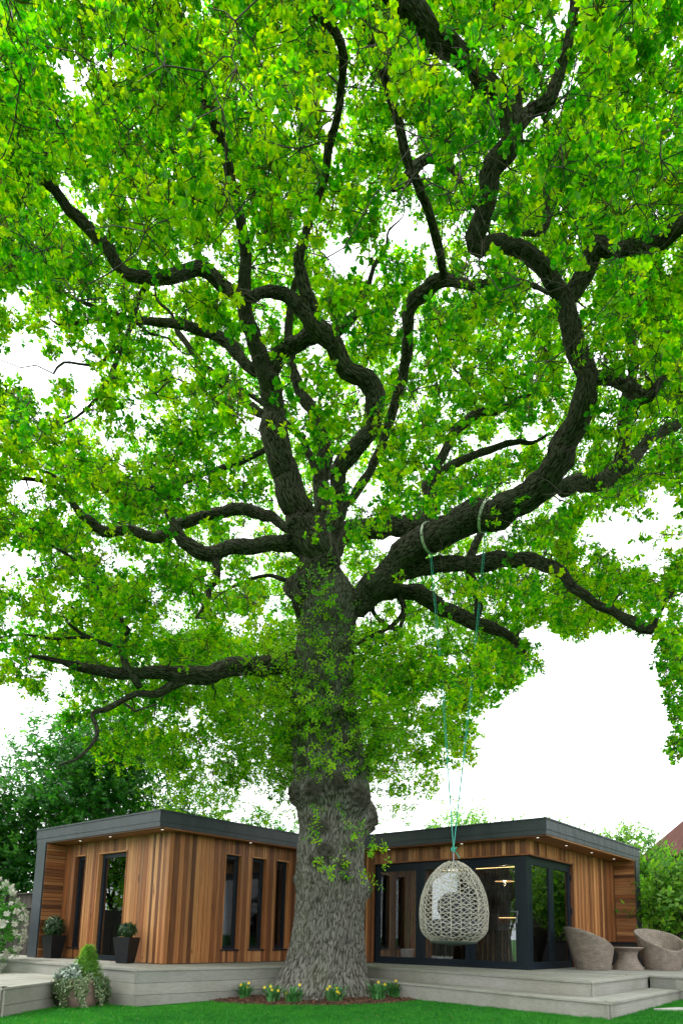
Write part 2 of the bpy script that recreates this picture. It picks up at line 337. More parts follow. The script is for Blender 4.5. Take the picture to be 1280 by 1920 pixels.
# ================================================================== GROUND
V, Fc = [], []; xs = list(range(-24, 25, 2)); xs = [-400, -120, -50] + xs + [50, 120, 400]; ys = [-400, -100, -30, -10, 0, 5, 8, 10, 12, 14, 18, 24, 40, 100, 300, 800]
for cy_ in ys:
    for cx in xs: p = cw(cx, cy_); V.append((p[0], p[1], ground_z(p)))
for j in range(len(ys) - 1):
    for i in range(len(xs) - 1): k = j * len(xs) + i; Fc.append((k, k + 1, k + len(xs) + 1, k + len(xs)))
m = N('lawn_turf'); c = m.coords(rnd=False); h = m.noise(c, 1.1, 5); f_ = m.noise(c, 90, 3)
lc = m.ramp(h, [(.3, (.005, .075, .006)), (.7, (.016, .15, .012))]); lawn_m = m.pbr(lc, .8, m.bump(f_, .8, .02), spec=.15)
link('lawn', mesh('lawn', V, Fc, lawn_m), kind='structure')

# ================================================================== DECK
DZ = .43
def clip_half(poly, ax, val, keep_less):
    out = []
    for i in range(len(poly)):
        a, b = poly[i], poly[(i + 1) % len(poly)]; ia = (a[ax] <= val) == keep_less; ib = (b[ax] <= val) == keep_less
        if ia: out.append(a)
        if ia != ib:
            t = (val - a[ax]) / (b[ax] - a[ax]); out.append(tuple(a[k] + t * (b[k] - a[k]) for k in (0, 1)))
    return out
def deck(name, label, polys, z1, thick=.025, pitch=.145, ax=1, group=None):
    mat = DK_X if ax == 1 else DK_Y; cx = sum(p[0] for p in polys[0]) / len(polys[0]); cy0 = sum(p[1] for p in polys[0]) / len(polys[0])
    root = thing(name, label, 'decking', (cx, cy0, 0))
    for poly in polys:
        lo = min(p[ax] for p in poly); hi = max(p[ax] for p in poly); k = lo
        while k < hi - .01:
            s = clip_half(clip_half(poly, ax, k + .003, False), ax, min(k + pitch - .003, hi), True)
            if len(s) > 2:
                area = abs(sum(s[i][0] * s[(i + 1) % len(s)][1] - s[(i + 1) % len(s)][0] * s[i][1] for i in range(len(s)))) / 2
                if area > .004:
                    if sum(s[i][0] * s[(i + 1) % len(s)][1] - s[(i + 1) % len(s)][0] * s[i][1] for i in range(len(s))) < 0: s = s[::-1]
                    mb = MB().prism([(p[0] - cx, p[1] - cy0) for p in s], z1 - thick, z1 + random.uniform(-.0008, .0008)); mb.build('deck_board', mat, root)
            k += pitch
    return root, (cx, cy0)
def skirt(root, org, a, b, z0, z1, courses, inset=.02, lip=True):
    a = np.array(a, float); b = np.array(b, float); d = (b - a) / np.linalg.norm(b - a); nrm = np.array([d[1], -d[0]])   # outward = right of a->b
    o = np.array(org); mat = DK_X if abs(d[0]) > abs(d[1]) else DK_Y; h = (z1 - .028 - z0) / courses
    p = a - nrm * inset - o; q = b - nrm * inset - o
    for i in range(courses):
        za, zb = z0 + i * h + .003, z0 + (i + 1) * h - .003; qq = nrm * .018
        MB().prism([tuple(p - qq), tuple(p), tuple(q), tuple(q - qq)], za, zb).build('riser_board', mat, root)
    if lip:
        # edging board proud of the risers, flush with the deck surface
        p = a - o + nrm * .002; q = b - o + nrm * .002; qq = nrm * .14
        MB().prism([tuple(p - qq + d * .14), tuple(p), tuple(q), tuple(q - qq - d * .14)], z1 - .026, z1 + .003).build('edging_board', mat, root)
# left terrace (in front of the left wing), deck then right terrace
LD = [(-17.5, 6.06), (-9.34, 6.10), (-8.96, 8.75), (-8.96, 10.35), (-10.7, 10.35), (-10.7, 7.46), (-17.5, 7.46)]
dl1 = [(-17.5, 6.06), (-9.34, 6.10), (-9.15, 7.46), (-17.5, 7.46)]; dl2 = [(-10.66, 7.462), (-9.15, 7.462), (-8.96, 8.75), (-8.96, 11.72), (-10.66, 11.72)]
root, org = deck('terrace_deck', 'raised grey composite terrace around the left cedar wing behind the terracotta pot', [dl1, dl2], DZ)
skirt(root, org, (-17.5, 6.06), (-9.34, 6.10), -.13, DZ, 3); skirt(root, org, (-9.34, 6.10), (-8.96, 8.75), -.13, DZ, 3); skirt(root, org, (-8.96, 8.752), (-8.955, 10.35), -.13, DZ, 3, lip=False)
dr1 = [(-8.955, 10.36), (-8.14, 10.20), (-3.56, 9.34), (-3.56, 11.72), (-8.955, 11.72)]; dr2 = [(-5.60, 11.722), (-3.56, 11.722), (-3.56, 18.6), (-5.60, 18.6)]
dr3 = [(-3.557, 11.86), (1.5, 11.4), (1.5, 18.6), (-3.557, 18.6)]
root, org = deck('patio_deck', 'raised grey composite patio deck under the wicker chairs and bifold doors', [dr1, dr2, dr3], DZ)
skirt(root, org, (-8.955, 10.36), (-3.56, 9.34), .03, DZ, 1); skirt(root, org, (-3.56, 9.34), (-3.56, 11.85), .03, DZ, 1)
skirt(root, org, (-3.556, 11.86), (-3.14, 11.80), .02, DZ, 2); skirt(root, org, (-3.14, 11.80), (1.5, 11.4), .02, DZ, 2)
st1 = [(-8.9, 9.93), (-3.07, 8.64), (-3.07, 11.79), (-3.54, 11.84), (-3.54, 9.30), (-8.9, 10.34)]
sta = [(-8.9, 9.93), (-3.07, 8.64), (-3.54, 9.30), (-8.9, 10.31)]; sb = [(-3.07, 8.64), (-3.07, 11.77), (-3.545, 11.83), (-3.545, 9.30)]
root, org = deck('garden_step', 'low grey composite step wrapping the corner of the patio deck', [sta, sb], .235)
skirt(root, org, (-8.9, 9.93), (-3.07, 8.64), -.12, .235, 1); skirt(root, org, (-3.07, 8.64), (-3.07, 11.79), -.05, .235, 1)
lp = [(-12.5, 4.35), (-9.45, 4.22), (-10.7, 6.04), (-12.5, 6.04)]
root, org = deck('side_step', 'wide low grey step at the left edge beside the terracotta pot', [lp], .24, ax=0)
skirt(root, org, (-12.5, 4.35), (-9.45, 4.22), -.2, .24, 2); skirt(root, org, (-9.45, 4.22), (-10.7, 6.04), -.2, .24, 2)

# ================================================================== GARDEN ROOM
GR = thing('garden_room', 'L-shaped cedar clad garden room with flat grey roof behind the oak', 'garden room')
WT, SO = 2.82, 2.845
def openings_cut(a0, a1, ops, widths):
    cuts = sorted({round(a0, 4), round(a1, 4)} | {round(c, 4) for o in ops for c in (o[0], o[1]) if a0 < c < a1}); out = []
    for s, e in zip(cuts[:-1], cuts[1:]):
        L = e - s; ws = []
        while sum(ws) < L: ws.append(random.choice(widths))
        f = L / sum(ws); p = s
        for q in ws: out.append((p, p + q * f)); p += q * f
    return out
def clad(axis, const, sign, a0, a1, ops, widths=(.066, .09, .09, .118)):
    """vertical cedar boards on a wall; axis 'x': wall runs along X at Y=const, outward = sign"""
    for s, e in openings_cut(a0, a1, ops, widths):
        zs = [(DZ + .01, WT)]
        for o in ops:
            if s >= o[0] - 1e-3 and e <= o[1] + 1e-3: zs = [(za, zb) for za, zb in ((DZ + .01, o[2]), (o[3], WT)) if zb - za > .03]
        for za, zb in zs:
            t = .022 + random.uniform(0, .007); g = .0042
            lo, hi = (const - t * (sign < 0), const + t * (sign > 0)) if sign < 0 else (const, const + t)
            lo, hi = (const - t, const) if sign < 0 else (const, const + t)
            if axis == 'x': bx('cladding_board', s + g, e - g, lo, hi, za, zb, CED_V, GR)
            else: bx('cladding_board', lo, hi, s + g, e - g, za, zb, CED_V, GR)
def core(axis, const, sign, a0, a1, ops, th=.12):
    mb = MB(); cuts = sorted({a0, a1} | {c for o in ops for c in (o[0], o[1])})
    lo, hi = (const, const + th) if sign < 0 else (const - th, const)
    for s, e in zip(cuts[:-1], cuts[1:]):
        zs = [(DZ - .05, WT + .02)]
        for o in ops:
            if s >= o[0] - 1e-3 and e <= o[1] + 1e-3: zs = [(za, zb) for za, zb in ((DZ - .05, o[2]), (o[3], WT + .02)) if zb - za > .02]
        for za, zb in zs:
            if axis == 'x': mb.box(s, e, lo, hi, za, zb)
            else: mb.box(lo, hi, s, e, za, zb)
    mb.build('wall', DARK, GR)
def glassmat():
    m = N('window_glass'); lw = m.n('Fresnel', i_IOR=1.55); g = m.n('BsdfGlossy', i_Roughness=.012); g.inputs[0].default_value = (.95, .98, 1, 1)
    t = m.n('BsdfTransparent'); t.inputs[0].default_value = (.80, .85, .86, 1); x = m.n('MixShader')
    r = m.n('Math', operation='MULTIPLY_ADD'); m.l(lw.outputs[0], r.inputs[0]); r.inputs[1].default_value = 1.7; r.inputs[2].default_value = .02
    m.l(r.outputs[0], x.inputs[0]); m.l(t.outputs[0], x.inputs[1]); m.l(g.outputs[0], x.inputs[2]); m.l(x.outputs[0], m.out.inputs[0]); return m.m
GLASS = glassmat()
def framebox(mb, axis, a0, a1, z0, z1, d0, d1, w_=.06):
    def b(s, e, za, zb):
        if axis == 'x': mb.box(s, e, d0, d1, za, zb)
        else: mb.box(d0, d1, s, e, za, zb)
    b(a0, a0 + w_, z0, z1); b(a1 - w_, a1, z0, z1); b(a0 + w_, a1 - w_, z0, z0 + w_); b(a0 + w_, a1 - w_, z1 - w_, z1)
def glazed(name, axis, const, sign, a0, a1, z0, z1, w_=.06, recess=.05, sill=False, handle=False, trim=True):
    """a framed pane set back from the face of the cladding"""
    f = const - sign * recess; d0, d1 = sorted((f, f - sign * .06)); mb = MB(); framebox(mb, axis, a0, a1, z0, z1, d0, d1, w_)
    wn = mb.build(name, FRAME, GR); g0 = f - sign * .03
    pm = MB(); q = (g0 - .004, g0 + .004)
    if axis == 'x': pm.box(a0 + w_, a1 - w_, *q, z0 + w_, z1 - w_)
    else: pm.box(*q, a0 + w_, a1 - w_, z0 + w_, z1 - w_)
    pm.build('pane', GLASS, wn)
    if sill:
        s0, s1 = sorted((f, const + sign * .055)); sm = MB()
        if axis == 'x': sm.box(a0 - .03, a1 + .03, s0, s1, z0 - .03, z0 - .002)
        else: sm.box(s0, s1, a0 - .03, a1 + .03, z0 - .03, z0 - .002)
        sm.build('sill', FRAME, wn)
    if trim:                                                                   # cedar reveal boards round the opening
        c0, c1 = sorted((const - sign * .05, const + sign * .036)); tm = .022
        def t(s, e, za, zb, mat):
            if axis == 'x': bx('reveal_board', s, e, c0, c1, za, zb, mat, GR)
            else: bx('reveal_board', c0, c1, s, e, za, zb, mat, GR)
        t(a0 - tm, a0, z0, z1 + tm, CED_V); t(a1, a1 + tm, z0, z1 + tm, CED_V); t(a0, a1, z1, z1 + tm, RED_X if axis == 'x' else RED_Y)
    return wn
tm = .022
def grow(o): return (o[0] - tm, o[1] + tm, o[2], o[3] + tm)
# left wing, face towards -Y : a slim window and a glazed door
w_slim = (-13.93, -13.53, .66, 2.55); d_left = (-13.0, -12.01, DZ + .01, 2.55)
ops = [grow(w_slim), (d_left[0] - tm, d_left[1] + tm, DZ, d_left[3] + tm)]
clad('x', 7.5, -1, -14.38, -10.64, ops); core('x', 7.5, -1, -14.38, -10.66, ops)
glazed('window', 'x', 7.5, -1, *w_slim, sill=True); dleft = glazed('door', 'x', 7.5, -1, *d_left, w_=.085)
hm = MB(); hm.box(-12.07, -12.05, 7.47, 7.55, 1.42, 1.46); hm.box(-12.17, -12.05, 7.46, 7.478, 1.43, 1.45)
STEEL = plain('brushed_steel', (.22, .22, .23), .35, .1, metal=1); hm.build('handle', STEEL, dleft)
# left wing, face towards +X : three slim windows
wins = [(8.78, 9.17, .69, 2.54), (9.47, 9.85, .69, 2.54), (10.16, 10.52, .69, 2.54)]
ops = [grow(o) for o in wins]; clad('y', -10.64, 1, 7.5, 11.72, ops); core('y', -10.64, 1, 7.5, 11.75, ops)
for o in wins: glazed('window', 'y', -10.64, 1, *o, sill=True)
bx('corner_board', -10.64, -10.61, 7.466, 7.498, DZ + .01, WT, CED_V, GR)
# right wing, face towards -Y : three glazed doors ; face towards +X : two
bd = (-9.2, -5.63 + .001, DZ + .01, 2.53); ops = [(bd[0], -5.63, DZ, 2.53 + tm)]
clad('x', 11.75, -1, -10.61, -5.63, ops); core('x', 11.75, -1, -10.6, -5.75, ops)
sd = (11.75, 13.85, DZ + .01, 2.53); ops = [(11.75, sd[1] + tm, DZ, 2.53 + tm)]
clad('y', -5.63, 1, 11.75, 16.35, ops); core('y', -5.63, 1, 11.88, 16.35, ops)
bx('corner_board', -5.63, -5.60, 11.716, 11.748, 2.555, WT, CED_V, GR)
bx('lintel_board', bd[0] - .03, -5.59, 11.69, 11.75, 2.53, 2.555, RED_X, GR); bx('lintel_board', -5.63, -5.57, 11.752, sd[1], 2.53, 2.555, RED_Y, GR)
bx('reveal_board', -9.225, -9.2, 11.70, 11.80, DZ + .01, 2.53, CED_V, GR); bx('reveal_board', -5.66, -5.59, sd[1], sd[1] + .022, DZ + .01, 2.53, CED_V, GR)
MB().box(-9.2, -5.78, 11.77, 11.84, 2.47, 2.53).build('door_head', FRAME, GR); MB().box(-5.72, -5.65, 11.90, 13.85, 2.47, 2.53).build('door_head', FRAME, GR)
MB().box(-9.2, -5.78, 11.765, 11.85, DZ + .002, DZ + .035).build('threshold', FRAME, GR); MB().box(-5.73, -5.645, 11.90, 13.85, DZ + .002, DZ + .035).build('threshold', FRAME, GR)
MB().box(-5.78, -5.642, 11.762, 11.90, DZ + .002, 2.53).build('corner_post', FRAME, GR)
e3 = [-9.2, -8.03, -6.86, -5.78]
for i in range(3):
    dn = glazed('door', 'x', 11.78, -1, e3[i], e3[i + 1] - .006, DZ + .035, 2.47, w_=.105, recess=0, trim=False)
    if i == 2:
        h_ = MB(); h_.box(-5.855, -5.83, 11.765, 11.782, 1.42, 1.50); h_.box(-5.98, -5.84, 11.737, 11.750, 1.478, 1.492); h_.box(-5.85, -5.835, 11.75, 11.78, 1.47, 1.5); h_.build('handle', STEEL, dn)
        k_ = MB(); k_.box(-5.85, -5.838, 11.74, 11.768, 1.40, 1.44); k_.box(-5.862, -5.835, 11.745, 11.75, 1.27, 1.39); k_.build('key', STEEL, dn)
e2 = [11.92, 12.89, 13.85]
for i in range(2):
    dn = glazed('door', 'y', -5.66, 1, e2[i], e2[i + 1] - .006, DZ + .035, 2.47, w_=.095, recess=0, trim=False)
    h_ = MB()
    for z in (.75, 1.5, 2.2): h_.box(-5.66, -5.635, e2[0 if i == 0 else 2] - .03, e2[0 if i == 0 else 2] + .0, z, z + .12)
    h_.build('hinge', FRAME, dn)
# cheeks closing the porches, horizontal boards inside, grey metal outside
def hclad(x0, x1, y0, y1, z0, z1, mat):
    z = z0; widths = (.06, .075, .09)
    while z < z1 - .02:
        h = min(random.choice(widths), z1 - z); j = random.uniform(0, .006)
        if x1 - x0 < y1 - y0: bx('cladding_board', x0, x1 + j, y0, y1, z + .005, z + h - .005, mat, GR)
        else: bx('cladding_board', x0, x1, y0 - j, y1, z + .003, z + h - .003, mat, GR)
        z += h
MB().box(-14.78, -14.405, 7.03, 7.6, DZ - .3, SO).build('cheek_wall', ANT, GR); hclad(-14.402, -14.38, 7.06, 7.472, DZ + .01, WT, CED_Y)
MB().box(-5.63, -5.10, 16.38, 16.66, DZ - .3, SO).build('cheek_wall', ANT, GR); hclad(-5.598, -5.13, 16.352, 16.378, DZ + .01, WT, CED_X)
# roof: two tiers of edge trim on an L
Lp = [(-14.86, 7.03), (-10.34, 7.03), (-10.34, 11.43), (-5.08, 11.43), (-5.08, 16.68), (-14.86, 16.68)]
def inset(poly, d):
    out = []; n = len(poly)
    for i in range(n):
        p0, p, p1 = (np.array(poly[(i + k) % n]) for k in (-1, 0, 1)); a = (p - p0) / np.linalg.norm(p - p0); b = (p1 - p) / np.linalg.norm(p1 - p)
        na, nb = np.array([-a[1], a[0]]), np.array([-b[1], b[0]]); out.append(tuple(p + d * (na + nb)))
    return out
rf = MB().prism(inset(Lp, .004), 2.938, 3.14).build('roof', ROOF, GR)
MB().prism(inset(Lp, -.012), 3.122, 3.150).build('roof_edge_cap', ROOF, rf)
MB().prism(inset(Lp, .012), SO, 2.936).build('fascia', ROOF, rf)
# soffit boards
def soffit(x0, x1, y0, y1, along):
    w_ = .088; a = y0 if along == 'x' else x0; b = y1 if along == 'x' else x1; n = max(1, round((b - a) / w_)); w2 = (b - a) / n
    for i in range(n):
        s, e = a + i * w2 + .003, a + (i + 1) * w2 - .003
        if along == 'x': bx('soffit_board', x0, x1, s, e, WT + .002, SO - .002, CED_X, GR)
        else: bx('soffit_board', s, e, y0, y1, WT + .002, SO - .002, CED_Y, GR)
soffit(-14.40, -10.36, 7.06, 7.5, 'x'); soffit(-10.64, -10.36, 7.505, 11.40, 'y'); soffit(-10.36, -5.10, 11.46, 11.75, 'x'); soffit(-5.63, -5.10, 11.755, 16.35, 'y')
LAMP = N('lit_downlight').pbr((.9, .9, .85), .4, emit=(1, .93, .8), es=.7)
for x, y in [(-13.32, 7.2), (-12.2, 7.2), (-10.50, 7.2), (-10.47, 9.27), (-5.33, 11.60), (-5.33, 12.9), (-5.33, 14.24), (-5.33, 15.6), (-8.72, 11.6), (-6.93, 11.6)]:
    d_ = MB().lathe([(.034, WT - .006), (.034, WT + .004)], 16).build('downlight', STEEL, GR, loc=(x, y, 0)); MB().lathe([(.024, WT - .008), (.024, WT - .005)], 12).build('lamp_disc', LAMP, d_)
# shell: floor, back walls, inner walls
OAKF = plain('oak_floor', (.30, .20, .12), .4, .15, 3); INW = plain('inner_wall_paint', (.30, .28, .25), .8, .08); WALN = cedar('walnut_slat', (40, 40, 2), .26)
MB().prism([(-14.36, 7.64), (-10.78, 7.64), (-10.78, 11.9), (-5.78, 11.9), (-5.78, 16.3), (-14.36, 16.3)], DZ - .02, DZ + .004).build('floor', OAKF, GR)
MB().box(-14.4, -5.64, 16.3, 16.42, DZ - .05, WT + .02).build('rear_wall', DARK, GR); MB().box(-14.40, -14.36, 7.62, 16.3, DZ - .05, WT + .02).build('end_wall', INW, GR)
MB().box(-14.34, -10.78, 9.9, 9.98, DZ, WT + .01).build('inner_wall', INW, GR)
MB().box(-10.1, -9.98, 13.2, 16.28, DZ, WT + .01).build('inner_wall', INW, GR)
# slatted inner wall lit by a strip above, and pelmet
MB().box(-9.97, -5.8, 15.62, 15.66, DZ, WT).build('slat_backing', DARK, GR)
n = 58
for i in range(n): x = -9.94 + i * (4.12 / n); bx('wall_slat', x, x + .036, 15.575, 15.62, DZ + .01, 2.66, WALN, GR)
GLOW = N('warm_led_strip').pbr((1, .8, .5), .5, emit=(1, .62, .25), es=2.2)
MB().box(-9.95, -5.82, 15.50, 15.512, 2.74, 2.75).build('led_strip', GLOW, GR)
MB().box(-9.97, -5.8, 15.3, 15.57, 2.755, 2.81).build('pelmet', DARK, GR)
MB().box(-8.4, -6.3, 15.22, 15.57, 1.50, 1.54).build('shelf', RED_X, GR); MB().box(-8.35, -6.35, 15.50, 15.52, 1.487, 1.495).build('led_strip', GLOW, GR)
for z in (1.22,): MB().box(-8.4, -6.3, 15.22, 15.57, z, z + .03).build('shelf', RED_X, GR)
# vertical slats seen beside the entrance on the left inner wall
for i in range(26): y = 13.25 + i * .115; bx('wall_slat', -9.98, -9.94, y, y + .05, DZ + .01, 2.66, WALN, GR)

# ---------------- inside: bar, stools, pendant, plant, chair
SLAT = cedar('pale_bar_slat', (40, 40, 2), .9); BLK = plain('matt_black', (.012, .012, .013), .5)
bar = thing('bar_counter', 'curved bar counter of pale vertical slats seen through the glass corner', 'bar counter', (-6.78, 13.42, DZ))
r0 = .86
MB().lathe([(r0 - .03, 0), (r0 - .03, .80)], 40).build('drum', BLK, bar); MB().lathe([(r0 + .08, .80), (r0 + .09, .81), (r0 + .09, .84), (r0 + .08, .85)], 48).build('worktop', plain('dark_stone_top', (.05, .045, .04), .3), bar)
sm_ = mesh('slat', *(lambda b: (b.v, b.f))(MB().box(-.014, .014, -.02, .02, .02, .795)), SLAT)
for i in range(84):
    a = 2 * math.pi * i / 84; s_ = link('slat', sm_, bar, (r0 * math.cos(a), r0 * math.sin(a), 0)); s_.rotation_euler = (0, 0, a + math.pi / 2)
COP = plain('oiled_oak_shade', (.34, .24, .15), .45)
pl = thing('pendant_lamp', 'wide cone pendant lamp glowing over the bar inside', 'lamp', (-6.87, 13.25, 2.19))
sh = MB(); pr = [(.215, 0), (.21, .012), (.12, .055), (.05, .12), (.02, .19), (.012, .20)]; sh.lathe(pr, 32); sh.f = sh.f[:-2]; sh.build('lamp_shade', COP, pl, True)
MB().tube([(0, 0, .2), (0, 0, .64)], .005, 6).build('cord', BLK, pl); _pl = bpy.data.lights.new('pendant_light', 'POINT'); _pl.energy = 3.5; _pl.color = (1, .72, .42); _pl.shadow_soft_size = .04; _po = link('pendant_light', _pl, pl, (0, 0, -.06)); MB().lathe([(.005, -.01), (.03, 0), (.035, .03), (.02, .05)], 12).build('bulb', N('lit_bulb').pbr((1, .9, .7), .4, emit=(1, .75, .45), es=5), pl, True)
stl = thing('bar_stool', 'dark bar stool standing in front of the curved bar', 'stool', (-6.55, 12.3, DZ), 1.3)
s_ = MB(); s_.box(-.2, .2, -.2, .2, .72, .79); s_.build('seat', plain('brown_leather', (.05, .02, .012), .4), stl); b_ = MB(); b_.box(-.2, -.16, -.2, .2, .79, 1.12); b_.build('backrest', plain('brown_leather_back', (.05, .02, .012), .4), stl)
for i in range(4):
    x, y = [(-.17, -.17), (.17, -.17), (.17, .17), (-.17, .17)][i]; MB().tube([(x * 1.2, y * 1.2, 0), (x * .8, y * .8, .72)], .012, 6).build('leg', BLK, stl)
s2 = copy_tree(stl); s2.location = (-7.95, 12.75, DZ); s2.rotation_euler = (0, 0, 1.2); s2['label'] = 'dark bar stool seen behind the hanging egg chair through the doors'; stl['group'] = s2['group'] = 'bar stools'
bp = Vector((-10.0 + 1.05, 13.0, DZ)); q = at(732, 1797, 13.9)
pt = thing('plant_pot', 'ribbed white pot just inside the left glass door', 'plant pot', (-8.75, 12.35, DZ + .004))
MB().lathe([(.10, 0), (.115, .01), (.15, .27), (.155, .30), (.145, .30), (.135, .25)], 32).build('pot', plain('white_ceramic', (.75, .75, .73), .5, .05), pt, True)
pr = [(.118 + .032 * i / 8, .03 + .03 * i) for i in range(9)]
for r_, z_ in pr[:8]: MB().lathe([(r_ + .001, z_), (r_ + .006, z_ + .006), (r_ + .001, z_ + .012)], 32).build('ridge', bpy.data.materials['white_ceramic'], pt)
pm = thing('palm_plant', 'tall thin leaved plant growing in the white indoor pot', 'plant', (-8.75, 12.35, DZ + .25))
m1 = MB()
for i in range(46):
    a = random.uniform(0, 6.28); h = random.uniform(.5, 1.45); r_ = random.uniform(.05, .32)
    P = [(0.02 * math.cos(a), .02 * math.sin(a), 0), (r_ * .35 * math.cos(a), r_ * .35 * math.sin(a), h * .6), (r_ * math.cos(a), r_ * math.sin(a), h)]
    m1.tube(P, [.005, .006, .001], 3)
m1.build('fronds', LEAF_D, pm, kind='stuff')
WICK0 = plain('tan_wicker', (.30, .16, .07), .7, .3, 30, .5)
ic = thing('dining_chair', 'tan rattan chair inside behind the white pot', 'chair', (-8.55, 13.7, DZ), -.5)
MB().box(-.24, .24, -.22, .24, .40, .47).build('seat', WICK0, ic); b_ = MB().add([(-.24, .2, .45), (.24, .2, .45), (.20, .32, .86), (-.20, .32, .86), (-.24, .24, .45), (.24, .24, .45), (.20, .36, .86), (-.20, .36, .86)], [(0, 1, 2, 3), (7, 6, 5, 4), (0, 4, 5, 1), (2, 6, 7, 3), (1, 5, 6, 2), (0, 3, 7, 4)]); b_.build('backrest', WICK0, ic)
for x, y in [(-.2, -.18), (.2, -.18), (-.2, .2), (.2, .2)]: MB().tube([(x * 1.15, y * 1.15, 0), (x, y, .4)], .016, 6).build('leg', OAKF, ic)
# table lamp like glass float beside the pot
MB().lathe([(.01, 0), (.05, .02), (.065, .06), (.05, .10), (.02, .12)], 20).build('glass_vase', plain('pale_glass', (.5, .55, .55), .15, .1), None, True, loc=(-9.0, 12.02, DZ + .004), label='small pale glass vase on the floor left of the white pot', category='vase')

# ================================================================== OAK
OAKC = cw(-.82, 12.15); OAKC[2] = 0
oak = thing('oak_tree', 'huge old oak with burred trunk and bright green spring crown', 'tree', (*OAKC[:2], ground_z(OAKC)))
ORG = np.array([OAKC[0], OAKC[1], ground_z(OAKC)])
# trunk outline in the photograph: y, left, right
prof = [(1895, 500, 704), (1880, 506, 698), (1868, 512, 692), (1850, 521, 689), (1825, 531, 686), (1800, 539, 684), (1775, 545, 683), (1750, 549, 683), (1725, 552, 683), (1700, 555, 684), (1675, 556, 688), (1650, 555, 686), (1620, 556, 681),
        (1590, 557, 680), (1560, 560, 682), (1535, 558, 688), (1510, 555, 694), (1480, 552, 692), (1440, 550, 686), (1400, 549, 680), (1350, 548, 672), (1300, 549, 664), (1250, 552, 660), (1200, 557, 662), (1160, 562, 668), (1130, 568, 672), (1100, 578, 660), (1070, 588, 640), (1040, 596, 625)]
rows = []
for y, l, r in prof:
    c = at((l + r) / 2, y, 12.15); hw = np.linalg.norm(at(l, y, 12.15) - at(r, y, 12.15)) / 2; rows.append((*c, hw))
R = smooth_path(rows, .032); TR_AX = R
KT = 230; s_al = np.concatenate([[0], np.cumsum(np.linalg.norm(np.diff(R[:, :3], axis=0), axis=1))])
burls = []                                 # x, y px, radius m, height m
for bxp, byp, rr, hh in [(615, 1600, .19, .14), (642, 1622, .15, .13), (594, 1618, .12, .09), (608, 1560, .17, .09), (646, 1648, .10, .09), (590, 1545, .10, .06), (660, 1590, .10, .06), (694, 1662, .17, .09), (690, 1535, .24, .17), (668, 1500, .26, .20), (566, 1495, .22, .17), (600, 1490, .22, .18), (636, 1480, .22, .18),
                         (575, 1440, .18, .10), (650, 1410, .20, .16), (682, 1440, .18, .14), (600, 1370, .2, .1), (560, 1330, .2, .14), (650, 1350, .22, .18), (550, 1260, .22, .16), (600, 1690, .06, .025), (545, 1650, .07, .06), (530, 1862, .12, .06), (640, 1872, .2, .05), (590, 1870, .18, .05)]:
    i = int(np.argmin(abs(proj(R[:, :3])[1] - byp))); c = R[i, :3]; hw = R[i, 3]; off = np.clip((bxp - proj(c)[0]) / (F / proj(c)[2]) / hw, -1, 1)
    rt = cw(1, 0); p = c + rt * off * hw - FW * hw * math.sqrt(max(0, 1 - off * off)); burls.append((p, rr, hh))
TV = np.zeros((len(R), KT, 3)); TB = np.zeros((len(R), KT, 3)); TK = np.zeros((len(R), KT))
for i, (x, y, z, r) in enumerate(R):
    zr = z - ORG[2]
    for k in range(KT):
        a = 2 * math.pi * k / KT; ca, sa = math.cos(a), math.sin(a)
        flare = max(0, .6 - zr) ** 1.6 * .55 * (.5 + .5 * math.sin(a * 5 + .7)) if zr < .5 else 0
        lob = 1 + .035 * noise.noise((ca * 1.3, sa * 1.3, z * .6)) + .05 * noise.noise((ca * 3, sa * 3, z * 1.2 + 5))
        q = Vector((ca * r * 15, sa * r * 15, z * 2.2)); q += noise.noise_vector(Vector((ca * 2, sa * 2, z * 1.5))) * 1.4
        n1 = noise.noise(q); n2 = noise.noise(q * 2.1 + Vector((7, 3, 1)))
        rid = (1 - abs(n1) * 2.2) * .6 + (1 - abs(n2) * 2) * .4
        rr = r * lob + flare - .042 * max(0, rid) ** 2 + .014
        P = np.array([x + ca * rr, y + sa * rr, z])
        for b, br, bh in burls:
            d = math.sqrt((P[0] - b[0]) ** 2 + (P[1] - b[1]) ** 2 + (P[2] - b[2]) ** 2) / br
            if d < 1.55:
                TK[i, k] = max(TK[i, k], math.exp(-d * d * 1.1)); w_ = max(0, 1 - (d / 1.55) ** 2) ** 1.3 * (1 + .6 * noise.noise(Vector(P * 16))); P[0] += ca * bh * w_ * .95; P[1] += sa * bh * w_ * .95; P[2] -= bh * .3 * w_
        TV[i, k] = P; TB[i, k] = (ca * .62, sa * .62, s_al[i])
V = TV.reshape(-1, 3) - ORG; n = len(R)
Fc = [(j * KT + i, j * KT + (i + 1) % KT, (j + 1) * KT + (i + 1) % KT, (j + 1) * KT + i) for j in range(n - 1) for i in range(KT)] + [tuple((n - 1) * KT + i for i in range(KT))]
me = mesh('trunk', V, Fc, BARK_T, True); me.attributes.new('bark', 'FLOAT_VECTOR', 'POINT').data.foreach_set('vector', TB.reshape(-1).astype(np.float32)); me.attributes.new('burl', 'FLOAT', 'POINT').data.foreach_set('value', TK.ravel().astype(np.float32)); link('trunk', me, oak)

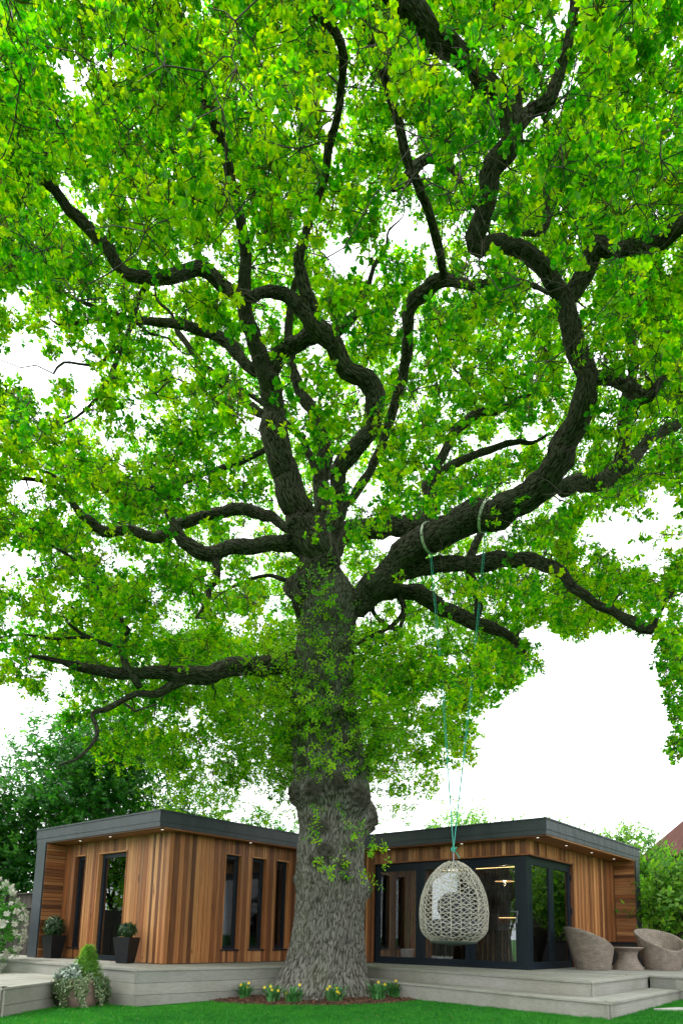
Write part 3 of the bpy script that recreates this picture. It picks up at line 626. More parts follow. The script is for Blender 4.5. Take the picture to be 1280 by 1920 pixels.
# limbs traced from the photograph: (x, y, width px, depth m), the depths spread through the real crown
LIMBS = [
 [(625, 1200, 40, 12.1), (650, 1135, 60, 12.0), (700, 1095, 62, 11.8), (760, 1045, 62, 11.5), (820, 1006, 66, 11.1), (880, 975, 66, 10.8), (940, 955, 64, 10.4), (1000, 925, 62, 10.0), (1040, 885, 60, 9.7), (1060, 840, 56, 9.5), (1078, 790, 52, 9.3), (1094, 745, 50, 9.1), (1099, 700, 48, 8.9), (1085, 650, 46, 8.8), (1067, 600, 46, 8.7), (1056, 562, 46, 8.6), (1030, 520, 44, 8.4), (985, 475, 42, 8.2), (940, 455, 42, 8.0), (900, 466, 42, 7.8), (890, 440, 40, 7.7), (905, 390, 42, 7.5), (915, 330, 42, 7.3), (938, 292, 46, 7.2), (962, 268, 46, 7.1), (950, 220, 46, 7.0), (915, 160, 48, 6.8), (865, 105, 54, 6.6), (800, 58, 60, 6.4), (750, 15, 64, 6.2), (725, -50, 64, 6.0), (700, -200, 60, 5.6)],
 [(1056, 575, 30, 8.65), (1085, 532, 38, 8.55), (1108, 500, 40, 8.4), (1120, 468, 46, 8.3), (1150, 470, 38, 8.2), (1200, 458, 36, 8.0), (1240, 450, 34, 7.9), (1265, 432, 34, 7.7), (1310, 395, 30, 7.5), (1400, 350, 26, 7.2)],
 [(1085, 715, 24, 8.95), (1130, 703, 38, 8.9), (1165, 712, 38, 8.8), (1193, 738, 34, 8.7), (1213, 742, 24, 8.6), (1250, 700, 12, 8.5), (1310, 690, 9, 8.3)],
 [(955, 275, 24, 7.1), (977, 232, 34, 7.1), (1003, 205, 30, 7.1), (1030, 188, 28, 7.0), (1050, 120, 24, 6.9), (1068, 50, 22, 6.8), (1076, -20, 22, 6.7), (1080, -150, 18, 6.4)],
 [(1068, 50, 12, 6.8), (1120, 45, 18, 6.8), (1180, 38, 18, 6.7), (1230, 40, 12, 6.6), (1300, 33, 10, 6.5), (1400, 20, 7, 6.4)],
 [(968, 262, 14, 7.1), (972, 200, 16, 7.0), (968, 150, 14, 6.9), (942, 60, 12, 6.8), (925, 10, 10, 6.7), (905, -80, 8, 6.5)],
 [(1030, 300, 8, 7.9), (1040, 262, 15, 7.8), (1082, 214, 12, 7.7), (1130, 155, 9, 7.5), (1200, 70, 6, 7.3)],
 [(955, 430, 14, 8.3), (1000, 440, 16, 8.4), (1025, 420, 18, 8.5), (1023, 350, 14, 8.5), (1035, 262, 12, 8.4), (1010, 200, 8, 8.2)],
 [(1010, 925, 30, 10.2), (1060, 910, 38, 10.7), (1100, 905, 36, 11.1), (1140, 894, 34, 11.5), (1185, 860, 28, 12), (1225, 820, 24, 12.4), (1290, 785, 20, 12.8), (1400, 760, 14, 13.2)],
 [(1158, 885, 20, 11.6), (1166, 850, 28, 11.6), (1170, 790, 26, 11.5), (1172, 740, 24, 11.3), (1190, 680, 18, 11.1), (1180, 600, 14, 10.8), (1230, 520, 10, 10.4)],
 [(690, 1090, 30, 12), (740, 1078, 38, 11.9), (790, 1063, 38, 11.6), (850, 1060, 36, 11.3), (920, 1052, 36, 11.0), (980, 1049, 34, 10.7), (1030, 1062, 30, 10.4), (1066, 1095, 24, 10.2), (1110, 1125, 20, 10.0), (1160, 1155, 22, 9.8), (1190, 1168, 26, 9.6), (1222, 1179, 22, 9.5), (1230, 1160, 8, 9.4), (1260, 1110, 6, 9.2)],
 [(640, 1150, 26, 12.1), (690, 1120, 36, 12.2), (740, 1108, 36, 12.3), (785, 1114, 36, 12.3), (830, 1140, 34, 12.3), (880, 1162, 32, 12.2), (920, 1182, 28, 12.2), (955, 1195, 16, 12.1), (990, 1230, 7, 12)],
 [(890, 1165, 14, 12.2), (896, 1140, 18, 12), (888, 1100, 20, 11.7), (878, 1060, 20, 11.5), (900, 1000, 16, 11.6), (950, 940, 12, 11.8)],
 [(600, 1080, 30, 12.3), (630, 1012, 52, 12.8), (680, 994, 48, 13.1), (740, 988, 42, 13.4), (790, 975, 34, 13.7), (815, 935, 26, 14), (800, 905, 22, 14.2), (850, 870, 18, 14.4), (960, 830, 14, 14.6)],
 [(616, 1260, 50, 12.15), (610, 1190, 84, 12.15), (604, 1130, 90, 12.1), (597, 1080, 84, 12.0), (588, 1030, 78, 11.8), (565, 980, 66, 11.5), (542, 920, 60, 11.3), (527, 860, 56, 11.1), (516, 800, 50, 10.9), (512, 750, 46, 10.7), (506, 712, 44, 10.5), (490, 680, 36, 10.3), (474, 640, 38, 10.1), (461, 600, 36, 9.9), (455, 560, 30, 9.7), (460, 470, 24, 9.3), (440, 360, 22, 8.8), (400, 220, 22, 8.1), (345, 105, 24, 7.6), (305, 72, 28, 7.4), (280, 30, 26, 7.2), (250, -60, 24, 6.9)],
 [(506, 715, 20, 10.5), (525, 668, 40, 10.3), (560, 642, 40, 10.1), (600, 620, 40, 9.9), (640, 615, 26, 9.8), (680, 570, 14, 9.5), (700, 500, 10, 9.2)],
 [(612, 1150, 44, 12.1), (612, 1080, 46, 12.05), (620, 1010, 42, 11.9), (632, 950, 36, 11.6), (632, 880, 38, 11.2), (658, 848, 40, 11.0), (690, 812, 38, 10.8), (702, 775, 40, 10.6), (694, 728, 42, 10.4), (675, 700, 42, 10.2), (650, 690, 40, 10.1), (630, 652, 42, 9.9), (602, 615, 44, 9.7), (575, 590, 44, 9.6), (548, 560, 30, 9.5), (520, 545, 32, 9.4), (495, 545, 32, 9.3), (460, 556, 34, 9.2), (430, 546, 34, 9.1), (400, 520, 34, 9.0), (372, 502, 34, 8.9), (330, 514, 36, 8.8), (290, 520, 34, 8.7), (242, 516, 32, 8.6), (220, 490, 28, 8.5), (200, 465, 28, 8.4), (160, 420, 26, 8.2), (130, 393, 22, 8.1), (100, 350, 20, 7.9), (60, 330, 18, 7.8), (20, 300, 16, 7.6), (-40, 280, 14, 7.4)],
 [(590, 590, 30, 9.6), (572, 545, 30, 9.4), (558, 500, 24, 9.2), (575, 430, 20, 8.9), (605, 340, 17, 8.5), (615, 280, 18, 8.2), (634, 220, 18, 7.9), (642, 140, 18, 7.5), (638, 80, 20, 7.2), (610, 40, 20, 7.0), (585, 20, 16, 6.9), (570, -20, 12, 6.7)],
 [(585, 1060, 30, 12), (560, 1024, 38, 11.9), (510, 1018, 38, 11.8), (460, 1020, 36, 11.7), (430, 1025, 34, 11.6), (400, 1040, 34, 11.6), (368, 1036, 32, 11.5), (345, 1018, 28, 11.4), (330, 985, 18, 11.3), (300, 940, 12, 11.2)],
 [(400, 1035, 16, 11.6), (405, 1060, 17, 11.6), (408, 1085, 16, 11.5), (393, 1102, 14, 11.5), (388, 1130, 10, 11.4), (370, 1158, 7, 11.3)],
 [(560, 1000, 18, 12.6), (480, 960, 26, 12.9), (380, 965, 26, 13), (300, 1008, 26, 13), (245, 993, 22, 13), (195, 998, 22, 12.9), (175, 980, 20, 12.8), (155, 966, 18, 12.7), (125, 930, 10, 12.6), (90, 905, 9, 12.5), (50, 897, 9, 12.4), (-40, 895, 8, 12)],
 [(520, 830, 12, 11.2), (440, 870, 14, 11.6), (300, 912, 14, 11.9), (240, 910, 15, 12), (180, 915, 12, 12), (120, 900, 8, 12), (50, 870, 6, 12)],
 [(590, 1235, 30, 12.15), (540, 1238, 46, 12.0), (500, 1248, 44, 11.9), (450, 1256, 44, 11.7), (400, 1262, 40, 11.5), (350, 1265, 38, 11.3), (300, 1262, 32, 11.1), (260, 1262, 28, 11), (210, 1262, 26, 10.9), (160, 1252, 22, 10.7), (110, 1240, 12, 10.5), (60, 1230, 7, 10.3)],
 [(262, 1290, 14, 11), (240, 1256, 17, 10.9), (229, 1222, 14, 10.8), (234, 1190, 14, 10.7), (240, 1180, 13, 10.6), (215, 1145, 10, 10.5), (195, 1125, 10, 10.4), (172, 1085, 9, 10.3), (135, 1045, 7, 10.1), (70, 1008, 5, 9.9)],
 [(229, 1216, 10, 10.8), (170, 1197, 10, 10.7), (140, 1178, 8, 10.6), (128, 1168, 6, 10.5)], [(165, 1195, 8, 10.7), (100, 1197, 6, 10.6), (40, 1190, 5, 10.4), (-20, 1200, 4, 10.2)],
 [(350, 1270, 24, 11.3), (300, 1298, 16, 11.1), (255, 1303, 13, 11), (200, 1328, 14, 10.8), (174, 1338, 11, 10.7), (182, 1378, 8, 10.6), (150, 1418, 6, 10.5), (110, 1435, 5, 10.4)],
 [(585, 1080, 30, 12.1), (560, 1088, 28, 12), (542, 1104, 26, 12), (552, 1120, 16, 11.9)], [(545, 1092, 12, 12), (500, 1078, 8, 12.1), (450, 1095, 7, 12.2), (420, 1110, 5, 12.2)],
 [(480, 700, 26, 11.2), (420, 640, 26, 11.2), (370, 617, 25, 11.1), (310, 605, 22, 11), (250, 600, 16, 10.9), (190, 600, 12, 10.8), (110, 608, 7, 10.6)],
 [(285, 522, 10, 8.8), (268, 548, 13, 8.8), (250, 590, 12, 8.8), (235, 640, 12, 8.8), (212, 690, 11, 8.8), (182, 748, 8, 8.8), (130, 790, 5, 8.8), (75, 805, 4, 8.8)],
 [(228, 645, 9, 8.8), (180, 682, 8, 8.8), (120, 680, 6, 8.8), (100, 700, 5, 8.7)],
 [(520, 790, 20, 11), (470, 765, 22, 11.3), (430, 720, 18, 11.5), (385, 685, 14, 11.6), (335, 625, 12, 11.7)],
 [(620, 980, 20, 12.6), (700, 870, 20, 12.4), (740, 760, 22, 11.8), (765, 640, 24, 11), (768, 580, 28, 10.6), (800, 553, 36, 10.4), (836, 527, 34, 10.2), (870, 535, 24, 10.1), (918, 534, 20, 10), (960, 528, 18, 9.9), (1000, 535, 14, 9.7)],
 [(836, 527, 18, 10.2), (818, 450, 20, 9.6), (803, 398, 22, 9.2), (782, 345, 22, 8.9), (765, 300, 22, 8.6), (750, 232, 20, 8.2), (735, 190, 20, 8), (702, 105, 18, 7.5), (685, 50, 14, 7.2), (670, -40, 12, 6.9)],
 [(738, 352, 18, 8.6), (760, 335, 24, 8.7), (778, 308, 26, 8.7), (802, 297, 24, 8.7), (835, 311, 20, 8.7), (858, 332, 16, 8.6), (880, 380, 10, 8.6)],
 [(600, 1040, 34, 12.7), (603, 940, 36, 12.9), (604, 860, 34, 12.8), (598, 790, 32, 12.6), (560, 730, 24, 12.5), (540, 650, 20, 12.3), (550, 540, 14, 12)],
 [(600, 900, 14, 12.8), (580, 850, 16, 12.7), (560, 815, 16, 12.6), (530, 790, 14, 12.5), (470, 740, 12, 12.4), (400, 720, 9, 12.3)],
 [(800, 930, 14, 13), (830, 850, 20, 12.9), (860, 800, 22, 12.8), (900, 776, 22, 12.7), (940, 765, 16, 12.6), (1000, 730, 10, 12.5), (1030, 670, 7, 12.3)],
 [(690, 1090, 14, 12.2), (700, 1150, 10, 12.2), (745, 1180, 9, 12.1), (760, 1140, 8, 12.1)], [(745, 1112, 12, 12.3), (757, 1140, 12, 12.2), (740, 1170, 9, 12.2), (690, 1195, 8, 12.1), (660, 1215, 6, 12)],
 [(55, 330, 10, 7.8), (30, 270, 12, 7.6), (35, 210, 10, 7.5), (10, 140, 8, 7.3)], [(210, 100, 6, 7.6), (205, 130, 8, 7.7), (210, 195, 7, 7.9)], [(100, 350, 14, 7.9), (90, 240, 14, 8), (130, 240, 14, 8), (150, 270, 10, 8)],
 [(0, 470, 22, 8.6), (30, 495, 18, 8.8), (60, 505, 13, 9), (140, 560, 10, 9.3), (250, 600, 10, 10)],
 [(1300, 320, 10, 7.5), (1220, 350, 9, 7.8), (1150, 390, 7, 8), (1110, 400, 5, 8.2)], [(1180, 700, 8, 9), (1175, 640, 9, 9.1), (1210, 600, 8, 9.1), (1245, 570, 7, 9)],
]
limb_nodes, limb_rad, limb_vis, limb_clean = [], [], [], []
CLEAN = {0: (0, 3000), 1: (0, 3000), 2: (0, 3000), 3: (0, 3000), 8: (0, 3000), 10: (0, 3000), 11: (0, 3000), 14: (640, 3000), 15: (0, 3000), 16: (380, 3000), 17: (0, 3000), 20: (0, 3000), 23: (0, 3000), 29: (0, 3000), 30: (0, 3000), 33: (0, 600), 34: (0, 3000), 35: (0, 3000), 5: (0, 3000), 7: (0, 3000), 18: (0, 3000), 19: (0, 3000), 22: (0, 3000), 26: (0, 3000)}
def put_attr(me, arr): me.attributes.new('bark', 'FLOAT_VECTOR', 'POINT').data.foreach_set('vector', np.asarray(arr, np.float32).ravel())
for li, L in enumerate(LIMBS):
    rows = []
    L = list(L)
    if L[-1][2] > 8:                       # every limb goes on into a thinning, turning end
        (xa, ya, _, da), (xb, yb, wb, db) = L[-2], L[-1]; ux, uy = xb - xa, yb - ya; nn = math.hypot(ux, uy) or 1; ux, uy = ux / nn, uy / nn; tr = random.choice((-1, 1)) * .35
        for q_ in (1, 2, 3, 4): ux, uy = ux * math.cos(tr) - uy * math.sin(tr), ux * math.sin(tr) + uy * math.cos(tr); xb += ux * 38; yb += uy * 38; tr = -tr * 1.3; L.append((xb, yb, wb * (.62, .42, .26, .14)[q_ - 1], db + .06 * q_))
    for k_, (x, y, w_, d) in enumerate(L):
        p = at(x, y, d); cz = proj(p)[2]; a_, b_ = L[max(0, k_ - 1)], L[min(len(L) - 1, k_ + 1)]; tx, ty = b_[0] - a_[0], b_[1] - a_[1]; tn_ = math.hypot(tx, ty) or 1
        rx_, ry_ = x - PX, y - PY; rn = math.hypot(rx_, ry_) or 1; ct_ = F / math.hypot(F, rn); sn = (tx * ry_ - ty * rx_) / tn_ / rn
        rows.append((*p, max(.007, .88 * w_ * cz / F / 2 * (1 - sn * sn + sn * sn * ct_))))
    Q = smooth_path(rows, .11); P = Q[:, :3]; r = Q[:, 3]; big = r.max() > .09; kk = 28 if big else (14 if r.max() > .04 else 8)
    P = P + np.array([[noise.noise(Vector(p * 1.7) + Vector((o, 0, 0))) for o in (0, 11, 23)] for p in P]) * (r[:, None] * .55) + np.array([[noise.noise(Vector(p * 4.5) + Vector((o, 0, 0))) for o in (5, 17, 29)] for p in P]) * (r[:, None] * .35)
    T = np.gradient(P, axis=0); T /= np.linalg.norm(T, axis=1)[:, None]; u = np.cross(T[0], [0, 0, 1.]); u /= np.linalg.norm(u) + 1e-9
    s_ = 0; VV, BB = [], []
    for i in range(len(P)):
        u = u - T[i] * (u @ T[i]); u /= np.linalg.norm(u); v = np.cross(T[i], u)
        if i: s_ += np.linalg.norm(P[i] - P[i - 1])
        swell = 1 + .16 * noise.noise(Vector((s_ * 2.3, li * 3.1, 0))) + .10 * noise.noise(Vector((s_ * 5, li * 3.1, 4)))
        for k in range(kk):
            a = 2 * math.pi * k / kk; rr = r[i] * swell * (1 + .14 * noise.noise(Vector((math.cos(a) * 1.5, math.sin(a) * 1.5, s_ * 2 + li))) + .07 * noise.noise(Vector((math.cos(a) * 5, math.sin(a) * 5, s_ * 2.5 + li))))
            VV.append(P[i] + rr * (math.cos(a) * u + math.sin(a) * v) - ORG); R0 = max(.06, r.mean()); BB.append((math.cos(a) * R0, math.sin(a) * R0, s_ + li * 3))
    n = len(P); Fc = [(j * kk + i, j * kk + (i + 1) % kk, (j + 1) * kk + (i + 1) % kk, (j + 1) * kk + i) for j in range(n - 1) for i in range(kk)] + [tuple(range(kk))[::-1], tuple((n - 1) * kk + i for i in range(kk))]
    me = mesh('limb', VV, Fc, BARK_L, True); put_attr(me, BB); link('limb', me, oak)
    yy = proj(P)[1]
    limb_clean += [li in CLEAN and CLEAN[li][0] <= y_ <= CLEAN[li][1] for y_ in yy]
    for p, q in zip(P, r): limb_nodes.append(p); limb_rad.append(q); limb_vis.append(q > .028)
limb_nodes = np.array(limb_nodes); limb_rad = np.array(limb_rad); limb_vis = np.array(limb_vis); limb_clean = np.array(limb_clean)

# crown: clumps through the dome of the tree, thinned where the photograph shows sky
def inside(poly, x, y):
    x = np.asarray(x); y = np.asarray(y); c = np.zeros(x.shape, bool); n = len(poly)
    for i in range(n):
        x0, y0 = poly[i]; x1, y1 = poly[(i + 1) % n]
        cond = ((y0 > y) != (y1 > y)) & (x < (x1 - x0) * (y - y0) / ((y1 - y0) or 1e-9) + x0); c ^= cond
    return c
SKY_R = [(700, 1700), (720, 1560), (800, 1555), (835, 1500), (835, 1440), (900, 1440), (890, 1380), (905, 1325), (960, 1300), (1020, 1250), (1010, 1205), (965, 1195), (985, 1160), (1040, 1180), (1090, 1205), (1120, 1185), (1165, 1180), (1225, 1190), (1240, 1250), (1252, 1300), (1262, 1430), (1300, 1440), (1900, 1440), (1900, 1750)]
SKY_L = [(-700, 1300), (0, 1292), (55, 1300), (95, 1330), (140, 1390), (170, 1440), (230, 1480), (280, 1520), (330, 1535), (400, 1545), (560, 1560), (560, 1750), (-700, 1750)]
SKY_G = [(-20, 655), (60, 655), (90, 700), (110, 760), (60, 740), (20, 705), (-20, 700)]
GAPS = [(40, 680, 48, 1.), (150, 690, 34, .9), (200, 120, 30, .9), (115, 120, 24, .9), (255, 130, 18, .9), (150, 160, 30, .9), (262, 75, 16, .8), (375, 5, 14, .9), (1025, 70, 18, .8), (845, 140, 14, .8), (750, 425, 30, .95), (775, 370, 14, .8), (655, 490, 34, .95), (700, 520, 14, .7),
        (180, 620, 26, .9), (165, 730, 22, .7), (50, 930, 34, .8), (30, 1060, 42, .9), (90, 1050, 26, .7), (200, 960, 14, .8), (160, 770, 18, .8), (260, 750, 20, .7), (230, 800, 24, .7), (190, 1030, 24, .8), (275, 1065, 18, .8), (300, 1110, 20, .7), (400, 880, 14, .6), (310, 1160, 20, .8), (250, 1170, 20, .8), (470, 1170, 22, .8), (480, 1060, 16, .7),
        (1180, 1010, 44, .95), (1120, 1000, 26, .85), (1230, 960, 40, .9), (1150, 960, 24, .8), (1220, 1050, 30, .85), (1270, 1000, 30, .8), (1100, 1060, 22, .7), (950, 830, 20, .8), (1000, 810, 20, .8), (1010, 770, 14, .7), (690, 940, 22, .9), (720, 1020, 20, .8), (940, 990, 16, .7), (860, 1010, 10, .6), (1130, 770, 14, .6), (910, 60, 14, .7), (450, 860, 10, .6), (640, 660, 0, 0),
        (800, 1180, 20, .7), (860, 1240, 20, .6), (350, 1340, 22, .6), (120, 1300, 22, .6), (400, 1400, 30, .6), (480, 1500, 30, .9), (530, 1530, 26, .9), (330, 1500, 20, .5), (800, 1330, 20, .6), (760, 1430, 24, .6), (730, 1530, 20, .7), (10, 560, 20, .7), (10, 430, 20, .8), (0, 60, 10, .5), (990, 350, 10, .6), (1190, 90, 10, .5), (1000, 170, 10, .6), (595, 10, 12, .6), (890, 350, 0, 0), (100, 700, 20, .8),
        (250, 870, 20, .6), (120, 830, 18, .7), (320, 700, 12, .6), (360, 790, 12, .6), (560, 880, 14, .6), (770, 900, 16, .7), (850, 760, 12, .6), (940, 640, 14, .5), (870, 690, 12, .5), (800, 640, 12, .4), (1000, 560, 14, .5), (90, 1170, 14, .5), (570, 1120, 10, .7), (510, 1130, 16, .7)]
def weight(px, py):
    w_ = np.ones(np.shape(px))
    for poly in (SKY_R, SKY_L, SKY_G): w_[inside(poly, px, py)] = 0
    for x, y, r, s in GAPS:
        if r: w_ *= 1 - s * np.exp(-(((px - x) ** 2 + (py - y) ** 2) / (r * 1.25) ** 2) ** 2)
    return w_ * np.interp(py, [-400, 480, 640, 1000, 1250], [1.0, 1, .98, .96, .85])
CC = np.array([OAKC[0], OAKC[1], 10.3])
def dome(n, rng):
    out = []
    while sum(map(len, out)) < n:
        p = rdir(60000, rng) * (rng.uniform(.50, 1.0, (60000, 1)) ** .8); q = CC + p * np.where(p[:, 2:] > 0, [[10.0, 10.0, 7.2]], [[10.0, 10.0, 6.6]])
        out.append(q[q[:, 2] > 3.6])
    return np.concatenate(out)[:n]
cl = dome(6700, RNG); px, py, dz = proj(cl); front = dz > .5
rax = np.hypot(cl[:, 0] - CC[0], cl[:, 1] - CC[1]); inner = (rax < 3.8) & (cl[:, 2] < 9); infr = front & (px > -250) & (px < 1530) & (py > -350) & (py < 1600)
wgt = np.where(inner, .45, 1.0) * np.where(front, 1, .25) * np.where(infr, 1.0, .30); W = np.ones(len(cl)); W[front] = weight(px[front], py[front])
cl = cl[(RNG.random(len(cl)) < wgt) & (RNG.random(len(cl)) < W)]
# the drooping skirt of small branches low on the far side and round the trunk
k = 800; sx = RNG.triangular(200, 430, 960, k); sy = RNG.uniform(1180, 1560, k); sd_ = RNG.uniform(12.2, 17, k)
sk = np.array([at(a, b, c) for a, b, c in zip(sx, sy, sd_)]); Ws = weight(sx, sy) * np.where(sk[:, 2] > 3.35, 1, .0); sk = sk[RNG.random(k) < Ws * .8]
sx = RNG.uniform(1225, 1300, 26); sy = RNG.uniform(1190, 1420, 26); k2 = np.array([at(a, b, c) for a, b, c in zip(sx, sy, RNG.uniform(8.6, 9.4, 26))]); k2 = k2[proj(k2)[0] > 1252 - np.maximum(0, 1300 - proj(k2)[1]) * .12]
clumps = np.concatenate([cl, k2, sk]); N_SK = len(clumps) - len(sk)
# connect every clump to the nearest wood by a crooked twig
order = np.argsort([np.min(np.linalg.norm(limb_nodes - c, axis=1)) for c in clumps]); nodes = list(limb_nodes); nrad = list(limb_rad)
NA = np.zeros((len(nodes) + len(clumps) * 5, 3)); NR = np.zeros(len(NA)); NN = len(nodes); NA[:NN] = limb_nodes; NR[:NN] = limb_rad
tw = MB(); twV, twF, tn = [], [], 0
for oi_ in order:
    c = clumps[oi_]; d = np.linalg.norm(NA[:NN] - c, axis=1) + np.where(NA[:NN, 2] > c[2] + .6, .6, 0); j = int(np.argmin(d)); a = NA[j]; L = np.linalg.norm(c - a)
    if L < .12: continue
    ns = 4; t = np.linspace(0, 1, ns + 1)[:, None]; P = a + (c - a) * t; P[1:-1] += RNG.normal(0, .07 * L ** .7, (ns - 1, 3)); P[:, 2] += (np.sin(t[:, 0] * np.pi) * L * RNG.uniform(-.12, .16))
    r0_ = min(NR[j] * .75, .010 + .015 * L); rr = np.linspace(r0_, .0055, ns + 1)
    V_, F_ = tube_geo(P, rr, 5, False); twV.append(V_); twF += [tuple(i + tn for i in f) for f in F_]; tn += len(V_)
    NA[NN:NN + ns] = P[1:]; NR[NN:NN + ns] = rr[1:]; NN += ns
# leafy shoots round each clump
PTS, DIR, SCL = [], [], []; SKP, SKD = [], []
for ci_, c in enumerate(clumps):
    if ci_ >= N_SK:
        m_ = 13; v = rdir(m_) * RNG.uniform(.1, 1, (m_, 1)) * [.55, .55, .28]; SKP.append(c + v); SKD.append(v + [0, 0, .05] + RNG.normal(0, .3, (m_, 3))); continue
    m_ = RNG.integers(6, 12); rad = RNG.uniform(.28, .58); v = rdir(m_) * RNG.uniform(.35, 1, (m_, 1)) * rad * [1, 1, .75]; PTS.append(c + v)
    dd = v / (np.linalg.norm(v, axis=1)[:, None] + 1e-6) + [0, 0, .35] + RNG.normal(0, .45, (m_, 3)); DIR.append(dd); SCL.append(RNG.uniform(.85, 1.2, m_))
    for q in v[::2]:
        V_, F_ = tube_geo([c, c + q * .5 + RNG.normal(0, .03, 3), c + q], [.005, .004, .003], 3, False); twV.append(V_); twF += [tuple(i + tn for i in f) for f in F_]; tn += len(V_)
PTS = np.concatenate(PTS); DIR = np.concatenate(DIR); SCL = np.concatenate(SCL)
px, py, dz = proj(PTS); keep = np.ones(len(PTS), bool); fr = dz > .5
lx, ly, lz = proj(limb_nodes[limb_vis]); lw = limb_rad[limb_vis] * F / lz; lc = limb_clean[limb_vis]; marg = np.where(lc, F * .17 / lz, F * .07 / lz)
big = lw > 6
for i in np.nonzero(fr & (px > -60) & (px < 1340) & (py > -60) & (py < 1500))[0]:
    dd = np.hypot(lx[big] - px[i], ly[big] - py[i]); hit = (dd < lw[big] + marg[big]) & (lz[big] > dz[i] - .1)
    if hit.any() and RNG.random() < (.95 if (hit & lc[big]).any() else .5): keep[i] = False
    if 1080 < py[i] < 1500 and 535 < px[i] < 690 and dz[i] < 12.2: keep[i] = False
Wp = np.ones(len(PTS)); Wp[fr] = weight(px[fr], py[fr]); keep &= RNG.random(len(PTS)) < Wp ** .8
PTS, DIR, SCL = PTS[keep], DIR[keep], SCL[keep]
nf = np.linalg.norm(PTS - [0, 0, CH], axis=1) > 7.5; PTS, DIR, SCL = PTS[nf], DIR[nf], SCL[nf]
scatter('crown', PTS, DIR, SCL, P_OAK, oak)
catk = RNG.random(len(PTS)) < .42; scatter('catkins', PTS[catk] + [0, 0, -.04], np.tile([0, 0, -1.], (catk.sum(), 1)) + RNG.normal(0, .2, (catk.sum(), 3)), 1.25, P_CAT, oak)
SKP = np.concatenate(SKP); SKD = np.concatenate(SKD); q_ = proj(SKP); okk = ~((q_[0] > 540) & (q_[0] < 690) & (q_[2] < 12.6)); scatter('low_sprays', SKP[okk], SKD[okk], 1.1, P_EPI, oak)
# epicormic sprays on the trunk
E_, ED = [], []
for i in range(230):
    y = RNG.triangular(1130, 1400, 1520); j = int(np.argmin(abs(proj(TR_AX[:, :3])[1] - y))); c = TR_AX[j, :3]; hw = TR_AX[j, 3]
    a = RNG.uniform(0, 2 * np.pi); toward = -FW * .9; d = np.array([math.cos(a), math.sin(a), 0]) + toward * .6; d /= np.linalg.norm(d); d[2] = RNG.uniform(-.1, .6)
    L = RNG.uniform(.3, 1.35) * (1 if y < 1440 else .75); st = c + d * [hw * .9, hw * .9, 0]; P = [st + d * L * t + np.array([0, 0, -.12 * L * t * t]) + RNG.normal(0, .03, 3) for t in np.linspace(0, 1, 5)]
    V_, F_ = tube_geo(P, np.linspace(.009, .002, 5), 4, False); twV.append(V_); twF += [tuple(k + tn for k in f) for f in F_]; tn += len(V_)
    for t in np.arange(.15, 1.02, .14 / L if L > .4 else .3):
        p = st + d * L * t + np.array([0, 0, -.12 * L * t * t]); v = RNG.normal(0, .10, 3) * [1, 1, .6]; E_.append(p + v); ED.append(d + rdir(1)[0] * .9 + [0, 0, .1])
for bx_, by_ in [(600, 1620), (655, 1625), (590, 1570), (700, 1600), (668, 1560), (612, 1528), (700, 1640), (685, 1590)]:
    for _ in range(5): E_.append(at(bx_ + RNG.normal(0, 14), by_ + RNG.normal(0, 8), 11.35)); ED.append(rdir(1)[0] + [0, 0, .3])
E_ = np.array(E_); ED = np.array(ED); sp = proj(E_); ok = ~((sp[1] > 1530) & (sp[0] < 580)); scatter('trunk_sprays', E_[ok], ED[ok], 1.15, P_EPI, oak)
me = mesh('twigs', np.concatenate(twV) - ORG, twF, TWIG, True); link('twigs', me, oak, kind='stuff')
print('clumps', len(clumps), 'shoots', len(PTS), 'epi', len(E_))

# ================================================================== BED, MULCH, DAFFODILS
bedc = cw(-.78, 11.72); m1 = MB(); ring = []
BV = [(bedc[0], bedc[1], ground_z(bedc) + .05)]; BF = []
for i in range(64):
    a = 2 * math.pi * i / 64; rx, ry = 1.78, 1.26; p = cw(-.78 + rx * math.cos(a) * (1 + .04 * math.sin(5 * a)), 11.80 + ry * math.sin(a)); BV.append((p[0], p[1], ground_z(p) + .006)); BF.append((0, i + 1, (i + 1) % 64 + 1))
SOIL = plain('dark_mulch_soil', (.035, .018, .010), .95, .5, 25, .8)
link('planting_bed', mesh('planting_bed', BV, BF, SOIL, True), kind='structure')
V, Fc = [], []
for i in range(5200):
    a = random.uniform(0, 6.28); t = random.random() ** .5 * 1.01; p = cw(-.78 + 1.78 * t * math.cos(a), 11.80 + 1.26 * t * math.sin(a)); z = ground_z(p) + .05 * (1 - t) + random.uniform(.004, .022)
    R3 = np.array(Matrix.Rotation(random.uniform(0, 6.28), 3, 'Z') @ Matrix.Rotation(random.gauss(0, .5), 3, 'X') @ Matrix.Rotation(random.gauss(0, .4), 3, 'Y'))
    l, b, h = random.uniform(.012, .035), random.uniform(.006, .014), random.uniform(.002, .005); k = len(V)
    for q in [(-l, -b, -h), (l, -b * .6, -h), (l * .8, b, -h), (-l, b * .7, -h), (-l, -b, h), (l, -b * .6, h), (l * .8, b, h), (-l, b * .7, h)]: V.append(R3 @ np.array(q) + [p[0], p[1], z])
    Fc += [tuple(k + j for j in f) for f in [(0, 3, 2, 1), (4, 5, 6, 7), (0, 1, 5, 4), (1, 2, 6, 5), (2, 3, 7, 6), (3, 0, 4, 7)]]
m = N('bark_chip'); g = m.n('NewGeometry'); link('bark_mulch', mesh('bark_mulch', V, Fc, m.pbr(m.ramp(g.outputs['Random Per Island'], [(0, (.03, .012, .007)), (.5, (.075, .028, .014)), (1, (.15, .07, .035))]), .9)), kind='stuff', label='dark brown bark mulch around the oak base', category='mulch')
